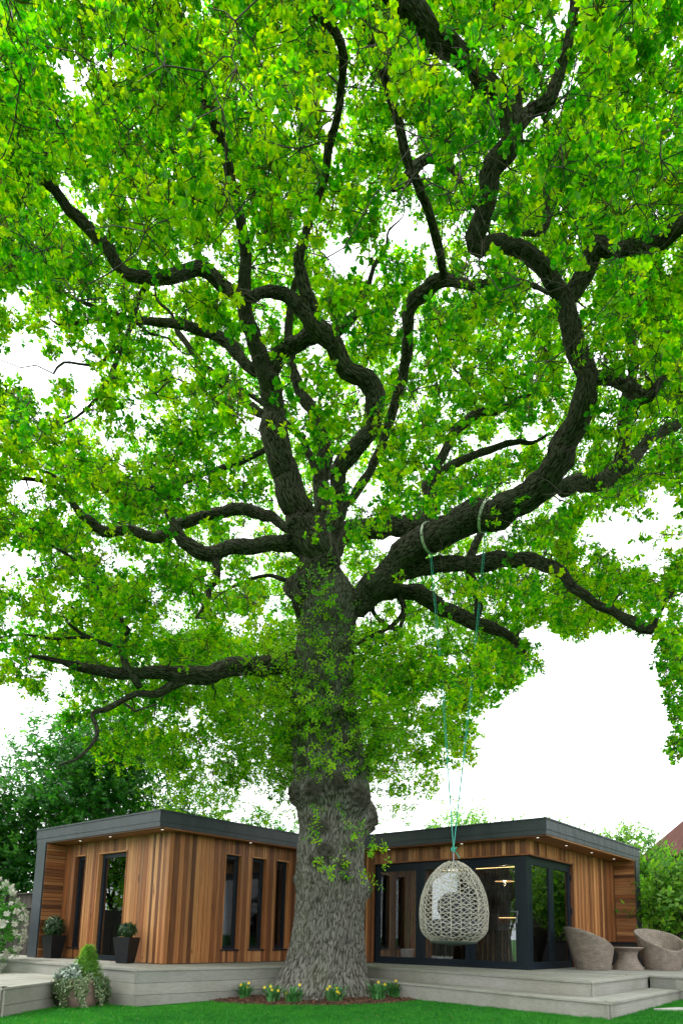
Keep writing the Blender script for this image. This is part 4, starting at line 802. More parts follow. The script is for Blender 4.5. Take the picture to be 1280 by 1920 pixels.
STEM_G = plain('daffodil_leaf', (.05, .20, .04), .5, .3, 10)
spots = [(458, 1868, 'daffodil clump at the far left end of the mulch bed', 30, 3), (510, 1875, 'daffodil clump left of the oak base with low yellow flowers', 22, 4), (548, 1878, 'small daffodil clump in front of the left root of the oak', 26, 2), (628, 1878, 'daffodil clump with bright flowers at the foot of the oak centre', 24, 5), (708, 1876, 'tall daffodil clump just right of the oak base', 38, 2), (738, 1872, 'daffodil clump at the right end of the mulch bed', 34, 2)]
for x, y, lab, nl, nf in spots:
    p = onz(x, y, -.03); p[2] = ground_z(p) + .012; T = thing('daffodil', lab, 'daffodil', p, group='daffodils in the mulch bed'); mb = MB()
    for i in range(nl * 3):
        a = random.uniform(0, 6.28); h = random.uniform(.16, .34); r_ = random.uniform(.05, .30); b = np.array([random.gauss(0, .04), random.gauss(0, .04), 0]); s_ = np.array([-math.sin(a), math.cos(a), 0]) * .010
        pts = [b + np.array([math.cos(a) * r_ * t ** 1.6, math.sin(a) * r_ * t ** 1.6, h * (t if t < .8 else .8 + (t - .8) * .2)]) for t in (0, .4, .75, 1)]; k = len(mb.v)
        mb.v += [tuple(q) for q in (pts[0] - s_, pts[0] + s_, pts[1] - s_, pts[1] + s_, pts[2] - s_, pts[2] + s_, pts[3])]; mb.f += [(k, k + 1, k + 3, k + 2), (k + 2, k + 3, k + 5, k + 4), (k + 4, k + 5, k + 6)]
    mb.build('leaves', STEM_G, T, kind='stuff')
    for i in range(nf):
        v = cw(random.uniform(-.12, .12), random.uniform(-.16, .0)); hz = random.uniform(.14, .29); fm = MB()
        tod = -FW + rdir(1)[0] * .5; tod[2] = abs(tod[2]) * .3 + .1; tod /= np.linalg.norm(tod); s_ = np.cross(tod, [0, 0, 1.]); s_ /= np.linalg.norm(s_); u_ = np.cross(s_, tod); o_ = np.array([v[0], v[1], hz])
        for q in range(6):
            a = q * math.pi / 3; d_ = math.cos(a) * s_ + math.sin(a) * u_; e_ = -math.sin(a) * s_ + math.cos(a) * u_
            fm.add([o_, o_ + d_ * .013 + e_ * .008, o_ + d_ * .027 + tod * .003, o_ + d_ * .013 - e_ * .008], [(0, 1, 2, 3)])
        fv = []; 
        for k_, (rr, zz) in enumerate([(.005, 0), (.008, .010), (.011, .018)]): fv += [o_ + rr * (math.cos(t) * s_ + math.sin(t) * u_) + tod * zz for t in np.arange(8) * math.pi / 4]
        fm.add(fv, [(j * 8 + i_, j * 8 + (i_ + 1) % 8, (j + 1) * 8 + (i_ + 1) % 8, (j + 1) * 8 + i_) for j in range(2) for i_ in range(8)])
        fl = fm.build('flower', PETAL_Y, T); MB().tube([o_ * [.3, .3, 0], o_ * [.8, .8, .6], o_], .0028, 5).build('stem', STEM_G, fl)

# ================================================================== LAWN BLADES
n = 42000; gx = RNG.uniform(-6.2, 5.6, n); gy = RNG.uniform(7.6, 12.9, n); Pg = np.array([cw(a, b) for a, b in zip(gx, gy)])
ok = ~(((gx + .78) / 1.76) ** 2 + ((gy - 11.80) / 1.24) ** 2 < 1)
for poly in (dl1, dl2, dr1, sta, sb, lp, dr3): ok &= ~inside(poly, Pg[:, 0], Pg[:, 1])
ok &= ~((Pg[:, 0] < -9.0) & (Pg[:, 1] > 6.05)); ok &= ~((Pg[:, 1] > 9.9) & (Pg[:, 0] < -3.1)); Pg = Pg[ok]; Pg[:, 2] = [ground_z(p) for p in Pg]
scatter('lawn_grass', Pg, np.tile([0, 0, 1.], (len(Pg), 1)) + RNG.normal(0, .12, (len(Pg), 3)), 1.0, P_GRS, None, label='short bright green lawn grass in front of the deck', category='grass')
sp = onz(1268, 1896, .05); PALE = plain('pale_paving_stone', (.38, .37, .35), .8, .2, 8)
MB().prism([tuple(cw(3.93, 9.62)[:2]), tuple(cw(4.5, 9.50)[:2]), tuple(cw(5.2, 9.62)[:2]), tuple(cw(5.2, 9.95)[:2]), tuple(cw(4.35, 9.85)[:2])], .0, .085).build('stepping_stone', PALE, label='pale flat stepping stone in the lawn at the right edge', category='paving stone')

V, Fc = [], []
for i in range(420):                        # small fallen catkins, bud scales and bits of twig
    if i < 220: p = cw(random.uniform(-5.5, 5), random.uniform(8.3, 11.6)); z = ground_z(p) + .028
    else: p = np.array([random.uniform(-8.6, -3.7), random.uniform(10.3, 11.6), 0]) if i < 330 else np.array([random.uniform(-14, -9.4), random.uniform(6.2, 7.4), 0]); z = DZ + .004
    if i < 220 and (p[0] < -8.9 and p[1] > 5.9 or p[1] > 8.4 and p[0] > -8.9 or ((p[0] < -9.4) and p[1] > 4.1)): continue
    a = random.uniform(0, 6.28); l, b = random.uniform(.008, .022), random.uniform(.003, .008); d = np.array([math.cos(a), math.sin(a)]); e = np.array([-d[1], d[0]]); k = len(V)
    for q in (-d * l, e * b, d * l, -e * b): V.append((p[0] + q[0], p[1] + q[1], z))
    V.append((p[0], p[1], z + .005)); Fc += [(k, k + 1, k + 4), (k + 1, k + 2, k + 4), (k + 2, k + 3, k + 4), (k + 3, k, k + 4)]
link('leaf_litter', mesh('leaf_litter', V, Fc, CATKIN), kind='stuff', label='tiny brown fallen catkins scattered on lawn and decking', category='litter')
# ================================================================== PLANTERS AND PLANTS
PLB = plain('dark_planter_glaze', (.009, .010, .012), .4, .3, 10, .3, spec=.25)
def sprig_ball(c, r, n, rng=RNG, sq=(1, 1, 1)): v = rdir(n, rng); return c + v * rng.uniform(.55, 1, (n, 1)) * r * np.array(sq), v + rng.normal(0, .3, (n, 3))
def planter(loc, rz, lab, sc_=1):
    T = thing('planter', lab, 'planter', loc, rz, group='tapered black planters'); a, b, h = .115 * sc_, .17 * sc_, .46 * sc_
    V = [(x * a, y * a, 0) for x, y in ((-1, -1), (1, -1), (1, 1), (-1, 1))] + [(x * b, y * b, h) for x, y in ((-1, -1), (1, -1), (1, 1), (-1, 1))] + [(x * b * .86, y * b * .86, h) for x, y in ((-1, -1), (1, -1), (1, 1), (-1, 1))] + [(x * b * .82, y * b * .82, h - .04) for x, y in ((-1, -1), (1, -1), (1, 1), (-1, 1))]
    Fc = [(3, 2, 1, 0)] + [(i, (i + 1) % 4, 4 + (i + 1) % 4, 4 + i) for i in range(4)] + [(4 + i, 4 + (i + 1) % 4, 8 + (i + 1) % 4, 8 + i) for i in range(4)] + [(8 + i, 8 + (i + 1) % 4, 12 + (i + 1) % 4, 12 + i) for i in range(4)]
    link('pot', mesh('pot', V, Fc, PLB), T); link('soil', mesh('soil', [(x * b * .815, y * b * .815, h - .035) for x, y in ((-1, -1), (1, -1), (1, 1), (-1, 1))], [(0, 1, 2, 3)], SOIL), T)
    return T
pR = (-11.28, 7.14, DZ + .004); planter(pR, .4, 'black tapered planter right of the glazed door near the cedar corner')
pL = (-14.02, 7.19, DZ + .004); planter(pL, .15, 'black tapered planter in the far left porch corner beside the slim window')
bs = thing('box_shrub', 'clipped box ball in the right hand black planter', 'shrub', (pR[0], pR[1], .87)); p_, d_ = sprig_ball(np.array([pR[0], pR[1], 1.02]), .13, 420, sq=(1.05, 1.05, .85)); scatter('foliage', p_, d_, 1.0, P_BOX, bs); MB().tube([(0, 0, 0), (0, 0, .14)], .012, 6).build('stem', TWIG, bs)
bs = thing('box_shrub', 'looser taller box bush in the left hand black planter', 'shrub', (pL[0], pL[1], .87)); p_, d_ = sprig_ball(np.array([pL[0], pL[1], 1.06]), .17, 420, sq=(1, 1, 1.2)); scatter('foliage', p_, d_, 1.15, P_BOX, bs); MB().tube([(0, 0, 0), (0, 0, .14)], .012, 6).build('stem', TWIG, bs)
tp = cw(-4.28, 10.62); tz = ground_z(tp); TER = plain('weathered_terracotta', (.24, .165, .125), .85, .35, 5, .4)
T = thing('terracotta_pot', 'large weathered terracotta pot with rolled rim on the lawn', 'plant pot', (tp[0], tp[1], tz))
MB().lathe([(.19, 0), (.22, .02), (.27, .15), (.285, .27), (.28, .34), (.30, .36), (.305, .395), (.29, .41), (.265, .405), (.25, .37)], 40).build('pot', TER, T, True); MB().lathe([(.01, .36), (.262, .362)], 24).build('soil', SOIL, T)
c0 = np.array([tp[0], tp[1], tz + .37])
cn = thing('dwarf_conifer', 'bright green dwarf conifer cone growing in the terracotta pot', 'conifer', c0); n = 1100; t = RNG.random(n) ** .8; a = RNG.uniform(0, 6.28, n); rr = (.17 * (1 - t) ** .8 + .012) * RNG.uniform(.6, 1.2, n) * (1 + .18 * np.sin(a * 5 + t * 9))
cc_ = c0 + cw(.05, .05); p_ = np.stack([cc_[0] + rr * np.cos(a), cc_[1] + rr * np.sin(a), c0[2] + .03 + t * .46], 1); scatter('foliage', p_, np.stack([np.cos(a) * .6, np.sin(a) * .6, np.ones(n)], 1), .9, P_CON, cn); MB().tube([(0, 0, 0), (0, 0, .3)], .012, 6).build('stem', TWIG, cn)
sv = thing('silver_ragwort', 'silver leaved plant filling the left of the terracotta pot', 'plant', c0 + cw(-.12, -.08)); p_, d_ = sprig_ball(c0 + cw(-.12, -.08) + [0, 0, .06], .17, 110, sq=(1, 1, .8)); scatter('foliage', p_, d_ + [0, 0, .5], 1.0, P_SIL, sv)
ih = []; idr = []
for s_ in range(64):
    a = RNG.uniform(0, 6.28); L = RNG.uniform(.15, .5) * (1.1 if math.cos(a - 0.6) > 0 else .9); r_ = .30; 
    for t in np.arange(0, L, .028): ih.append((tp[0] + (r_ + .05 * min(1, t * 6) + RNG.normal(0, .018)) * math.cos(a + t * .5), tp[1] + (r_ + .05 * min(1, t * 6) + RNG.normal(0, .018)) * math.sin(a + t * .5), max(tz + .02, tz + .42 - t * .9 + RNG.normal(0, .01)))); idr.append((math.cos(a), math.sin(a), -.2))
p_, d_ = sprig_ball(c0 + [0, 0, .04], .30, 160, sq=(1, 1, .3)); ih = np.concatenate([np.array(ih), p_]); idr = np.concatenate([np.array(idr), d_ + [0, 0, .6]])
iv = thing('ivy', 'variegated ivy trailing over the rim of the terracotta pot', 'ivy', c0); scatter('foliage', ih, idr + RNG.normal(0, .35, (len(ih), 3)), .95, P_IVY, iv)
# flowering shrub at the left edge
shc = cw(-7.32, 13.0); shb = thing('flowering_shrub', 'evergreen shrub covered in white blossom in front of the left fence', 'shrub', (shc[0], shc[1], ground_z(shc)))
p_, d_ = sprig_ball(np.array([shc[0], shc[1], 1.05]), .78, 620, sq=(1, 1, 1.15)); scatter('foliage', p_, d_, .5, P_DRK, shb)
v = rdir(230); scatter('blossom', np.array([shc[0], shc[1], 1.05]) + v * [.84, .84, .95], v, 2.6, P_WHT, shb)
mb = MB(); [mb.tube([(0, 0, 0), tuple(rdir(1)[0] * .15 + [0, 0, .4]), tuple(rdir(1)[0] * .4 + [0, 0, .9])], [.02, .015, .006], 5) for _ in range(7)]; mb.build('stems', TWIG, shb, kind='stuff')

# ================================================================== WICKER SEATS
def weave(name, col):
    m = N(name); uv = m.n('UVMap').outputs[0]; mp = m.n('Mapping'); mp.inputs['Scale'].default_value = (1, 1, 1); m.l(uv, mp.inputs[0])
    b = m.n('TexBrick', offset=.5, i_Scale=1.0, i_Mortar_Size=.0, i_Brick_Width=.06, i_Row_Height=.022); b.inputs['Mortar Size'].default_value = .004; b.inputs['Mortar Smooth'].default_value = .6; m.l(mp.outputs[0], b.inputs['Vector'])
    b.inputs['Color1'].default_value = (*col, 1); b.inputs['Color2'].default_value = (*[x * .72 for x in col], 1); b.inputs['Mortar'].default_value = (*[x * .18 for x in col], 1)
    i_ = m.n('Math', operation='SUBTRACT'); i_.inputs[0].default_value = 1; m.l(b.outputs['Fac'], i_.inputs[1]); cc = m.mixc(.85, b.outputs['Color'], m.ramp(m.noise(m.coords(), 8, 3), [(.3, (.7, .7, .7)), (.7, (1.15, 1.15, 1.15))]), 'MULTIPLY')
    return m.pbr(cc, .6, m.bump(i_.outputs[0], .9, .006), spec=.3)
WICK = weave('taupe_rattan_weave', (.36, .29, .235))
def surf(rows_, K, mat, name, parent, close=True):
    """rows of K points (closed round) -> mesh with a metric uv"""
    n = len(rows_); V = [p for r_ in rows_ for p in r_]; Fc = [(j * K + i, j * K + (i + 1) % K, (j + 1) * K + (i + 1) % K, (j + 1) * K + i) for j in range(n - 1) for i in range(K)]
    me = mesh(name, V, Fc, mat, True); uv = me.uv_layers.new(name='UVMap'); A = np.array(V).reshape(n, K, 3)
    ds = np.zeros((n, K + 1)); ds[1:, :K] = np.cumsum(np.linalg.norm(np.diff(A, axis=0), axis=2), axis=0); ds[:, K] = ds[:, 0]; cir = np.arange(K + 1) / K * 2.4; li = 0; data = np.zeros((len(me.loops), 2))
    for j in range(n - 1):
        for i in range(K):
            for (jj, ii) in ((j, i), (j, i + 1), (j + 1, i + 1), (j + 1, i)): data[li] = (cir[ii], ds[jj, ii]); li += 1
    uv.data.foreach_set('uv', data.ravel()); return link(name, me, parent)
CUSH = plain('cream_cushion', (.55, .52, .46), .9, .08, 8, .2)
def tub_chair(loc, rz, lab):
    T = thing('wicker_chair', lab, 'armchair', loc, rz, group='wicker tub chairs'); K = 64; rows_ = []
    def hrim(a): return .36 + .43 * (.5 - .5 * math.cos(a)) ** .9          # low in front (a = 0, +X), high at the back
    def rad(a, f, h): b = .5 - .5 * math.cos(a); return .31 + (.10 + .085 * b) * (f * h / .45) ** .9 * (.72 if b > .5 else .8)
    for f in np.linspace(0, 1, 14): rows_.append([(rad(a, f, hrim(a)) * math.cos(a) * 1.0, rad(a, f, hrim(a)) * math.sin(a) * 1.08, hrim(a) * f) for a in np.arange(K) * 2 * math.pi / K])
    for rr, dz_ in ((-.012, .014), (-.030, .014), (-.045, 0)): rows_.append([((rad(a, 1, hrim(a)) + rr) * math.cos(a), (rad(a, 1, hrim(a)) + rr) * math.sin(a) * 1.08, hrim(a) + dz_) for a in np.arange(K) * 2 * math.pi / K])
    for f in np.linspace(.97, .0, 9):
        rows_.append([((rad(a, f, hrim(a)) - .05) * math.cos(a), (rad(a, f, hrim(a)) - .05) * math.sin(a) * 1.08, .25 + (hrim(a) - .25) * f) for a in np.arange(K) * 2 * math.pi / K])
    surf(rows_, K, WICK, 'shell', T); MB().lathe([(.01, .02), (.30, .02), (.305, .0)], 32).build('base', BLK, T)
    MB().lathe([(.02, .25), (.30, .25), (.335, .28), (.335, .32), (.30, .345), (.02, .36)], 40).build('cushion', CUSH, T, True); return T
H0 = math.atan2(cw(1, 0)[1], cw(1, 0)[0])
cL = cw(4.34, 13.35, DZ + .003); cR = cw(5.85, 13.75, DZ + .003)
tub_chair(cL, H0 + .05, 'high backed taupe wicker tub chair side-on beside the glass corner door'); tub_chair(cR, H0 - 1.25, 'taupe wicker tub chair facing forwards with cream cushion at the right edge')
tt = cw(5.08, 13.55, DZ + .003); T = thing('wicker_table', 'round hourglass wicker side table between the two tub chairs', 'side table', tt); K = 48; pr = smooth_path([(.29, 0, 0), (.27, .06, 0), (.20, .17, 0), (.175, .26, 0), (.20, .34, 0), (.28, .40, 0), (.295, .415, 0)], .03)
surf([[(p[0] * math.cos(a), p[0] * math.sin(a), p[1]) for a in np.arange(K) * 2 * math.pi / K] for p in pr], K, WICK, 'body', T); MB().lathe([(.295, .412), (.30, .418), (.295, .43), (.02, .432)], 48).build('table_top', plain('taupe_table_top', (.25, .20, .165), .4), T)
T = thing('storage_bench', 'low black storage bench against the boarded cheek wall behind the table', 'bench', (-4.9, 15.95, DZ + .003)); MB().box(-.68, .68, -.3, .3, 0, .46).build('body', BLK, T); MB().box(-.70, .70, -.32, .32, .462, .52).build('lid', PLB, T)

# ================================================================== HANGING EGG CHAIR
EC = at(850, 1695, 10.5); EH, EWd = 1.28, .535; zb = at(850, 1771, 10.5)[2]; ez0 = zb; ROPEC = plain('pale_grey_rope_weave', (.40, .37, .31), .8, .2, 30, .3)
egg = thing('egg_chair', 'pale woven egg shaped hanging chair with dark cushion on turquoise ropes', 'hanging chair', (EC[0], EC[1], ez0))
def er(t): return EWd * float(np.interp(t, [0, .03, .07, .12, .18, .35, .46, .57, .69, .80, .91, .96, 1], [.42, .62, .77, .9, .97, 1, .985, .94, .84, .70, .46, .29, .06]))
def ep(a, t): return np.array([er(t) * math.cos(a), er(t) * math.sin(a) * .92, t * EH])
aw = math.atan2(FW[1], FW[0])              # the opening faces away from the camera
def open_(a, t): d = abs((a - aw + math.pi) % (2 * math.pi) - math.pi); return (d / 1.05) ** 2 + ((t - .52) / .36) ** 2 < 1
mb = MB()
def strand(pts, r=.0046):
    run = []
    for a, t in pts + [(None, None)]:
        if a is not None and not open_(a, t): run.append(ep(a, t))
        else:
            if len(run) > 2: mb.tube(run, r, 4, False)
            run = []
rings = sorted([.04, .09, .14, .19, .24, .30, .35, .41, .46, .52, .58, .64, .70, .76, .82, .875, .92, .96])
for t in rings: strand([(2 * math.pi * i / 48, t + .012 * math.sin(i * 1.3 + t * 40)) for i in range(49)])
NM = 22
for i in range(NM): strand([(2 * math.pi * i / NM + random.gauss(0, .01), t) for t in np.linspace(.015, .985, 22)], .0045 if i % 3 else .0065)
for sgn in (1, -1):
    for i in range(32):
        a0 = 2 * math.pi * i / 32 + random.uniform(-.015, .015); tw_ = 3.3 + random.uniform(-.08, .08); strand([(a0 + sgn * tw_ * s_, .03 + .93 * s_) for s_ in np.linspace(0, 1, 30)], .0042)
for i in range(10):                         # steep short zigzags
    a0 = random.uniform(0, 6.28); t0 = random.uniform(.1, .7); sg = random.choice((-1, 1)); strand([(a0 + sg * 1.1 * s_, t0 + .2 * s_) for s_ in np.linspace(0, 1, 12)], .0045)
mb.build('basket', ROPEC, egg, kind='stuff')
fr_ = MB(); P = [ep(aw + 1.05 * math.cos(s_), .52 + .36 * math.sin(s_)) for s_ in np.linspace(0, 2 * math.pi, 49)]; fr_.tube(P, .014, 8); fr_.build('rim', ROPEC, egg)
fr_ = MB().lathe([(.03, -.02), (er(.03) + .01, .02), (er(.03) + .02, .04), (er(.03), .055)], 32).build('base_ring', plain('dark_green_webbing', (.03, .045, .035), .8), egg)
cu = MB(); cu.lathe([(.02, .10), (.30, .12), (.40, .20), (.42, .30), (.39, .36), (.02, .40)], 36); cu.build('cushion', plain('charcoal_cushion', (.035, .04, .055), .95, .2, 10, .3), egg, True)
bk = MB(); bv = -FW * .14; bk.lathe([(.02, -.02), (.20, .02), (.27, .16), (.25, .30), (.14, .40), (.02, .42)], 28, (bv[0], bv[1])); bk.v = [(x, y, z + .36) for x, y, z in bk.v]; bk.build('back_cushion', bpy.data.materials['charcoal_cushion'], egg, True)
TUR = plain('turquoise_rope', (.03, .36, .29), .6, .15, 40); SLG = plain('white_webbing_sling', (.62, .64, .58), .7, .1)
top = np.array([0, 0, EH]); kn = top + [0, 0, .16]
MB().tube([top + [0, 0, -.03], top + [0, 0, .14]], .010, 8).build('shackle', STEEL, egg)
MB().tube([kn + .035 * np.array([math.cos(t) * (1 + .4 * math.sin(3 * t)), math.sin(t) * .8, .9 * math.sin(2 * t + 1)]) for t in np.linspace(0, 12.6, 50)], .009, 6).build('knot', TUR, egg)
MB().tube([kn, kn + [.05, .02, -.06], kn + [.09, .03, -.14]], .006, 5).build('rope_tail', TUR, egg)
base = np.array([EC[0], EC[1], ez0])
for (sx_, sy_, dd, yb) in ((806, 1000, 11.2, 1034), (897, 970, 10.7, 1006)):
    p = at(sx_, sy_ + 8, dd); j = int(np.argmin(np.linalg.norm(limb_nodes[:260] - p, axis=1))); c = limb_nodes[j]; r_ = limb_rad[j] * .99
    T_ = limb_nodes[j + 1] - limb_nodes[j - 1]; T_ /= np.linalg.norm(T_); u_ = np.cross(T_, [0, 0, 1.]); u_ /= np.linalg.norm(u_); v_ = np.cross(u_, T_)
    S = MB(); q0 = []
    for w_ in (-.022, .022): q0.append([c + T_ * w_ + r_ * 1.02 * (math.cos(a) * u_ + math.sin(a) * v_) for a in np.linspace(0, 2 * math.pi, 29)])
    V = q0[0] + q0[1] + [c + (x - c) * 1.07 for x in q0[0]] + [c + (x - c) * 1.07 for x in q0[1]]; n = 29
    Fc = [(i, i + 1, n + i + 1, n + i) for i in range(n - 1)] + [(2 * n + i, 3 * n + i, 3 * n + i + 1, 2 * n + i + 1) for i in range(n - 1)] + [(i, 2 * n + i, 2 * n + i + 1, i + 1) for i in range(n - 1)] + [(n + i, n + i + 1, 3 * n + i + 1, 3 * n + i) for i in range(n - 1)]
    S.add(np.array(V) - c, Fc); S.build('limb_sling', SLG, loc=c, label='white webbing sling round the big limb, ' + ('left one nearer the trunk' if sx_ < 850 else 'right one farther out'), category='sling', group='slings holding the swing ropes')
    bot = c - np.array([0, 0, r_ * 1.1]); end = base + kn; e_ = end - bot
    MB().tube([bot - base, bot + e_ * .5 + [0.02, 0, -.02] - base, end - base], .0075, 5).build('rope', TUR, egg)
    MB().tube([bot + [.02, .02, 0] - base, bot + e_ * .5 + [.035, .03, 0] - base, end - base], .005, 5).build('rope', TUR, egg)

# ================================================================== FENCES
FW_ = plain('weathered_fence_wood', (.045, .038, .03), .9, .35, 5, .5); CON = plain('concrete_post', (.22, .21, .19), .9, .2)
def fence(name_lab, a, b, z0, h, rails=True, side=1, bw=.125):
    a = np.array(a, float); b = np.array(b, float); L = np.linalg.norm(b - a); d = (b - a) / L; rz = math.atan2(d[1], d[0]); T = thing('fence', name_lab, 'fence', (a[0], a[1], z0), rz)
    n = int(L / 1.85) + 1; bmsh = box_mesh(bw, .018, h - .16, FW_); kb = 0
    for i in range(n + 1): link('post', box_mesh(.11, .11, h + .08, FW_), T, (min(L, i * L / n), 0, (h + .08) / 2))
    nb = int(L / (bw - .006))
    for i in range(nb): link('fence_board', bmsh, T, (i * L / nb + bw / 2, side * (.02 + .008 * (i % 2)), .12 + (h - .16) / 2 + random.uniform(-.006, .006)))
    for z in (.35, h - .35): link('rail', box_mesh(L, .04, .08, FW_), T, (L / 2, side * -.03, z))
    link('gravel_board', box_mesh(L, .04, .14, CON), T, (L / 2, 0, .07)); link('cap_rail', box_mesh(L, .07, .03, FW_), T, (L / 2, 0, h - .03)); return T
fence('dark weathered board fence at the left edge behind the white blossom', (-19.5, 7.9), (-14.86, 7.9), -.15, 2.05)
fence('weathered board fence behind the right end of the building and patio', (-4.95, 16.9), (5.5, 16.9), .05, 1.95, side=-1)
fence('weathered board fence on the boundary left of the garden', (-21, -12), (-21, 7.8), -.2, 1.9, side=-1)

# ================================================================== OTHER TREES
def tree(name, lab, cx, cy_, h, r, z_lo, n, pr, scl, stems=1, group=None, squash=1.0, seed=1, lean=0, trunk_r=.10, lumps=9, bark_m=None):
    rg = np.random.default_rng(seed); b = cw(cx, cy_); b[2] = ground_z(b); T = thing(name, lab, 'tree', b, group=group); mb = MB(); ends = []
    zc = (h + z_lo) / 2; rzv = (h - z_lo) / 2; L = []
    for i in range(lumps): v = rdir(1, rg)[0] * rg.uniform(.35, .8); L.append((b + np.array([v[0] * r, v[1] * r, zc + v[2] * rzv]), rg.uniform(.35, .6)))
    for s in range(stems):
        o_ = rdir(1, rg)[0] * .25 * (stems > 1); o_[2] = 0; tgt = np.array([rg.normal(0, r * .3), rg.normal(0, r * .3), h * .85]); P = [o_, o_ + tgt * .3 + rg.normal(0, .1, 3) * [1, 1, 0], o_ + tgt * .65 + rg.normal(0, .15, 3) * [1, 1, 0], tgt]
        mb.tube(smooth_path([(*p, 0) for p in P], .4)[:, :3], np.linspace(trunk_r / stems ** .5, .02, len(smooth_path([(*p, 0) for p in P], .4))), 8); ends.append((P[1], P[2]))
    mb.build('trunk', bark_m or TWIG, T, True)
    br = MB(); pts, dirs = [], []
    for c, f in L:
        s, e = ends[rg.integers(len(ends))]; st = s + (e - s) * rg.random(); m_ = (c - b)
        for q in range(5): br.tube([st, st * .4 + m_ * .6 + rg.normal(0, .1, 3), m_ + rdir(1, rg)[0] * r * .3], [.03, .018, .006], 5)
        k = int(n / lumps); v = rdir(k, rg); w_ = rg.uniform(.3, 1, (k, 1)) ** .6; pts.append(c + v * w_ * np.array([r * f, r * f, rzv * f * squash])); dirs.append(v + [0, 0, .4] + rg.normal(0, .4, (k, 3)))
    v = rdir(n // 3, rg); pts.append(b + [0, 0, zc] + v * rg.uniform(.3, 1.0, (n // 3, 1)) * [r, r, rzv]); dirs.append(v + [0, 0, .4])
    pts = np.concatenate(pts); dirs = np.concatenate(dirs); o = pts[:, 2] > z_lo * .9; scatter('crown', pts[o], dirs[o], scl, pr, T, rg); br.build('branches', bark_m or TWIG, T, True, kind='stuff'); return T
GB = 'trees and tall shrubs beyond the garden room'
PALEB = plain('pale_grey_bark', (.20, .17, .13), .9, .3)
tree('hedgerow_tree', 'deep green tree at the far left edge above the fence', -11.4, 19.5, 6.6, 2.3, .6, 2600, P_DRK, 1.25, 3, GB, seed=3, bark_m=PALEB)
tree('hedgerow_tree', 'tallest deep green tree behind the left end of the roof', -8.4, 21.5, 9.2, 2.6, .8, 3000, P_DRK, 1.25, 3, GB, seed=4, bark_m=PALEB)
tree('hedgerow_tree', 'deep green multi-stemmed tree behind the middle of the left roof', -5.9, 21.5, 5.9, 2.0, .8, 2200, P_DRK, 1.2, 4, GB, seed=5, bark_m=PALEB)
tree('hedgerow_tree', 'slender sparse tree behind the left roof near the oak trunk', -3.3, 22.5, 4.9, 1.6, 1.0, 700, P_DRK, 1.1, 6, GB, seed=6, trunk_r=.06, bark_m=PALEB)
tree('hedgerow_tree', 'light green tree top showing above the right wing roof', 4.2, 25, 5.7, 2.6, 2.0, 1300, P_MID, 1.5, 2, GB, seed=7)
tree('apple_tree', 'light green tree right of the roof in front of the red roofed house', 7.7, 20.8, 4.2, 1.5, 1.0, 1500, P_MID, 1.25, 2, GB, seed=8)
tree('apple_tree', 'airy light green tree peeping over the right end of the roof', 6.3, 23, 5.0, 1.1, 2.2, 420, P_MID, 1.3, 2, GB, seed=9)
tree('magnolia_tree', 'broad leaved green shrubby tree overhanging the right fence', 7.65, 15.95, 2.8, 1.15, .9, 430, P_MID, 1.7, 4, GB, seed=10, trunk_r=.06)
tree('boundary_tree', 'green tree beyond the boundary fence on the far left', -17.2, 15.6, 7.5, 2.8, 1.2, 1700, P_MID, 1.6, 2, 'trees on the left boundary', seed=11)
tree('boundary_tree', 'green tree beyond the boundary fence nearer the camera', -20.5, 3, 8, 3.2, 1.2, 1700, P_MID, 1.6, 2, 'trees on the left boundary', seed=12)
tree('boundary_tree', 'green tree beyond the boundary fence behind the camera', -16, -5, 8, 3.2, 1.2, 1700, P_DRK, 1.6, 2, 'trees on the left boundary', seed=13)

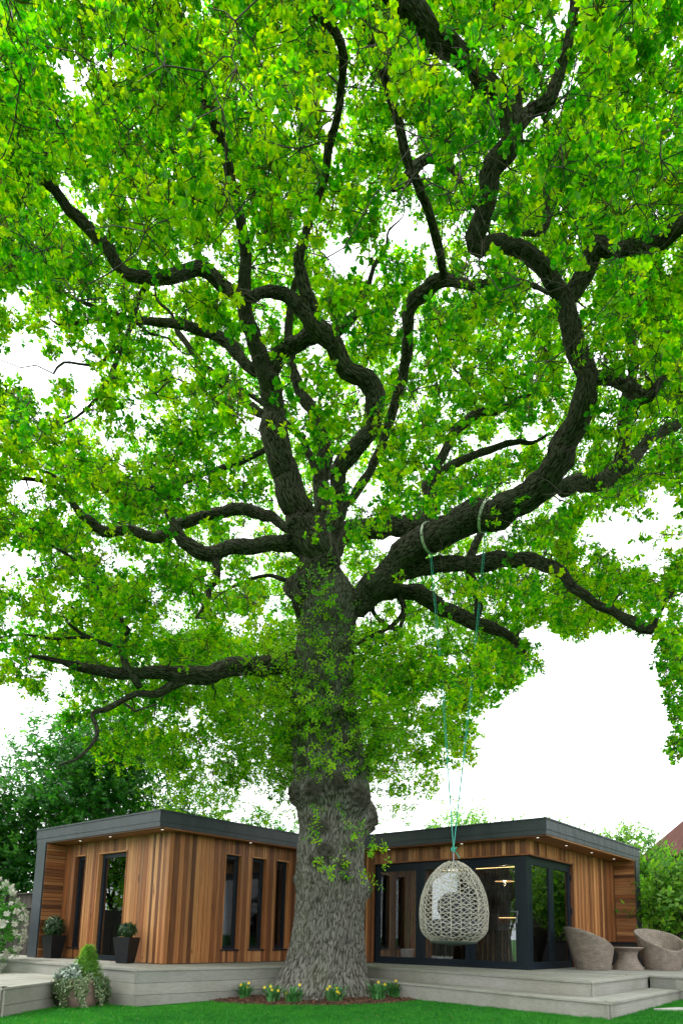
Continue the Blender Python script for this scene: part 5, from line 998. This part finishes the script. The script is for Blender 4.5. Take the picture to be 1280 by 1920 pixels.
tree('boundary_tree', 'light green tree behind the back fence out to the right', 12.0, 17.6, 5.5, 2.4, .8, 1500, P_MID, 1.5, 3, 'trees behind the back fence', seed=14)
tree('boundary_tree', 'light green tree behind the back fence far out to the right', 15.5, 15.5, 6.5, 2.8, .8, 1500, P_DRK, 1.5, 3, 'trees behind the back fence', seed=15)
# ================================================================== NEIGHBOURING HOUSE
BR = N('red_brick'); b = BR.n('TexBrick', i_Scale=4.0); BR.l(BR.coords(rnd=False), b.inputs['Vector']); b.inputs['Color1'].default_value = (.22, .08, .05, 1); b.inputs['Color2'].default_value = (.16, .06, .04, 1); b.inputs['Mortar'].default_value = (.3, .27, .23, 1); BRK = BR.pbr(b.outputs[0], .9)
hc = cw(16.3, 30); T = thing('house', 'brick house with red tiled hipped roof beyond the trees at right', 'house', hc, H0)
MB().box(-3.2, 3.2, -3, 3, 0, 4.5).build('wall', BRK, T)
TILE = plain('red_brown_roof_tile', (.055, .022, .017), .9, .3, 3, spec=.1)
rfm = MB().add([(-3.6, -3.4, 4.5), (3.6, -3.4, 4.5), (3.6, 3.4, 4.5), (-3.6, 3.4, 4.5), (-2.3, 0, 6.3), (2.3, 0, 6.3)], [(0, 1, 5, 4), (1, 2, 5), (2, 3, 4, 5), (3, 0, 4), (3, 2, 1, 0)]); rr = rfm.build('roof', TILE, T)
ct = MB()
for i in range(16):                          # tile courses as shallow steps on the front slope
    t = i / 16; y = -3.4 + 3.4 * t; z = 4.5 + 1.8 * t; x0 = -3.6 + 1.3 * t; ct.add([(x0, y, z + .02), (-x0, y, z + .02), (-x0 - .09, y + .22, z + .125), (x0 + .09, y + .22, z + .125), (x0, y, z), (-x0, y, z)], [(0, 1, 2, 3), (4, 5, 1, 0)])
ct.build('tile_courses', TILE, rr, kind='stuff'); MB().tube([(-2.3, 0, 6.32), (2.3, 0, 6.32)], .07, 8).build('ridge', TILE, rr)
for x in (-1.9, .9):
    wn = MB(); framebox(wn, 'x', x, x + 1.1, 2.9, 4.1, -3.04, -2.98, .07); wn = wn.build('window', plain('white_upvc', (.75, .75, .74), .5, .05), T); MB().box(x + .07, x + 1.03, -3.02, -3.005, 2.97, 4.03).build('pane', GLASS, wn)
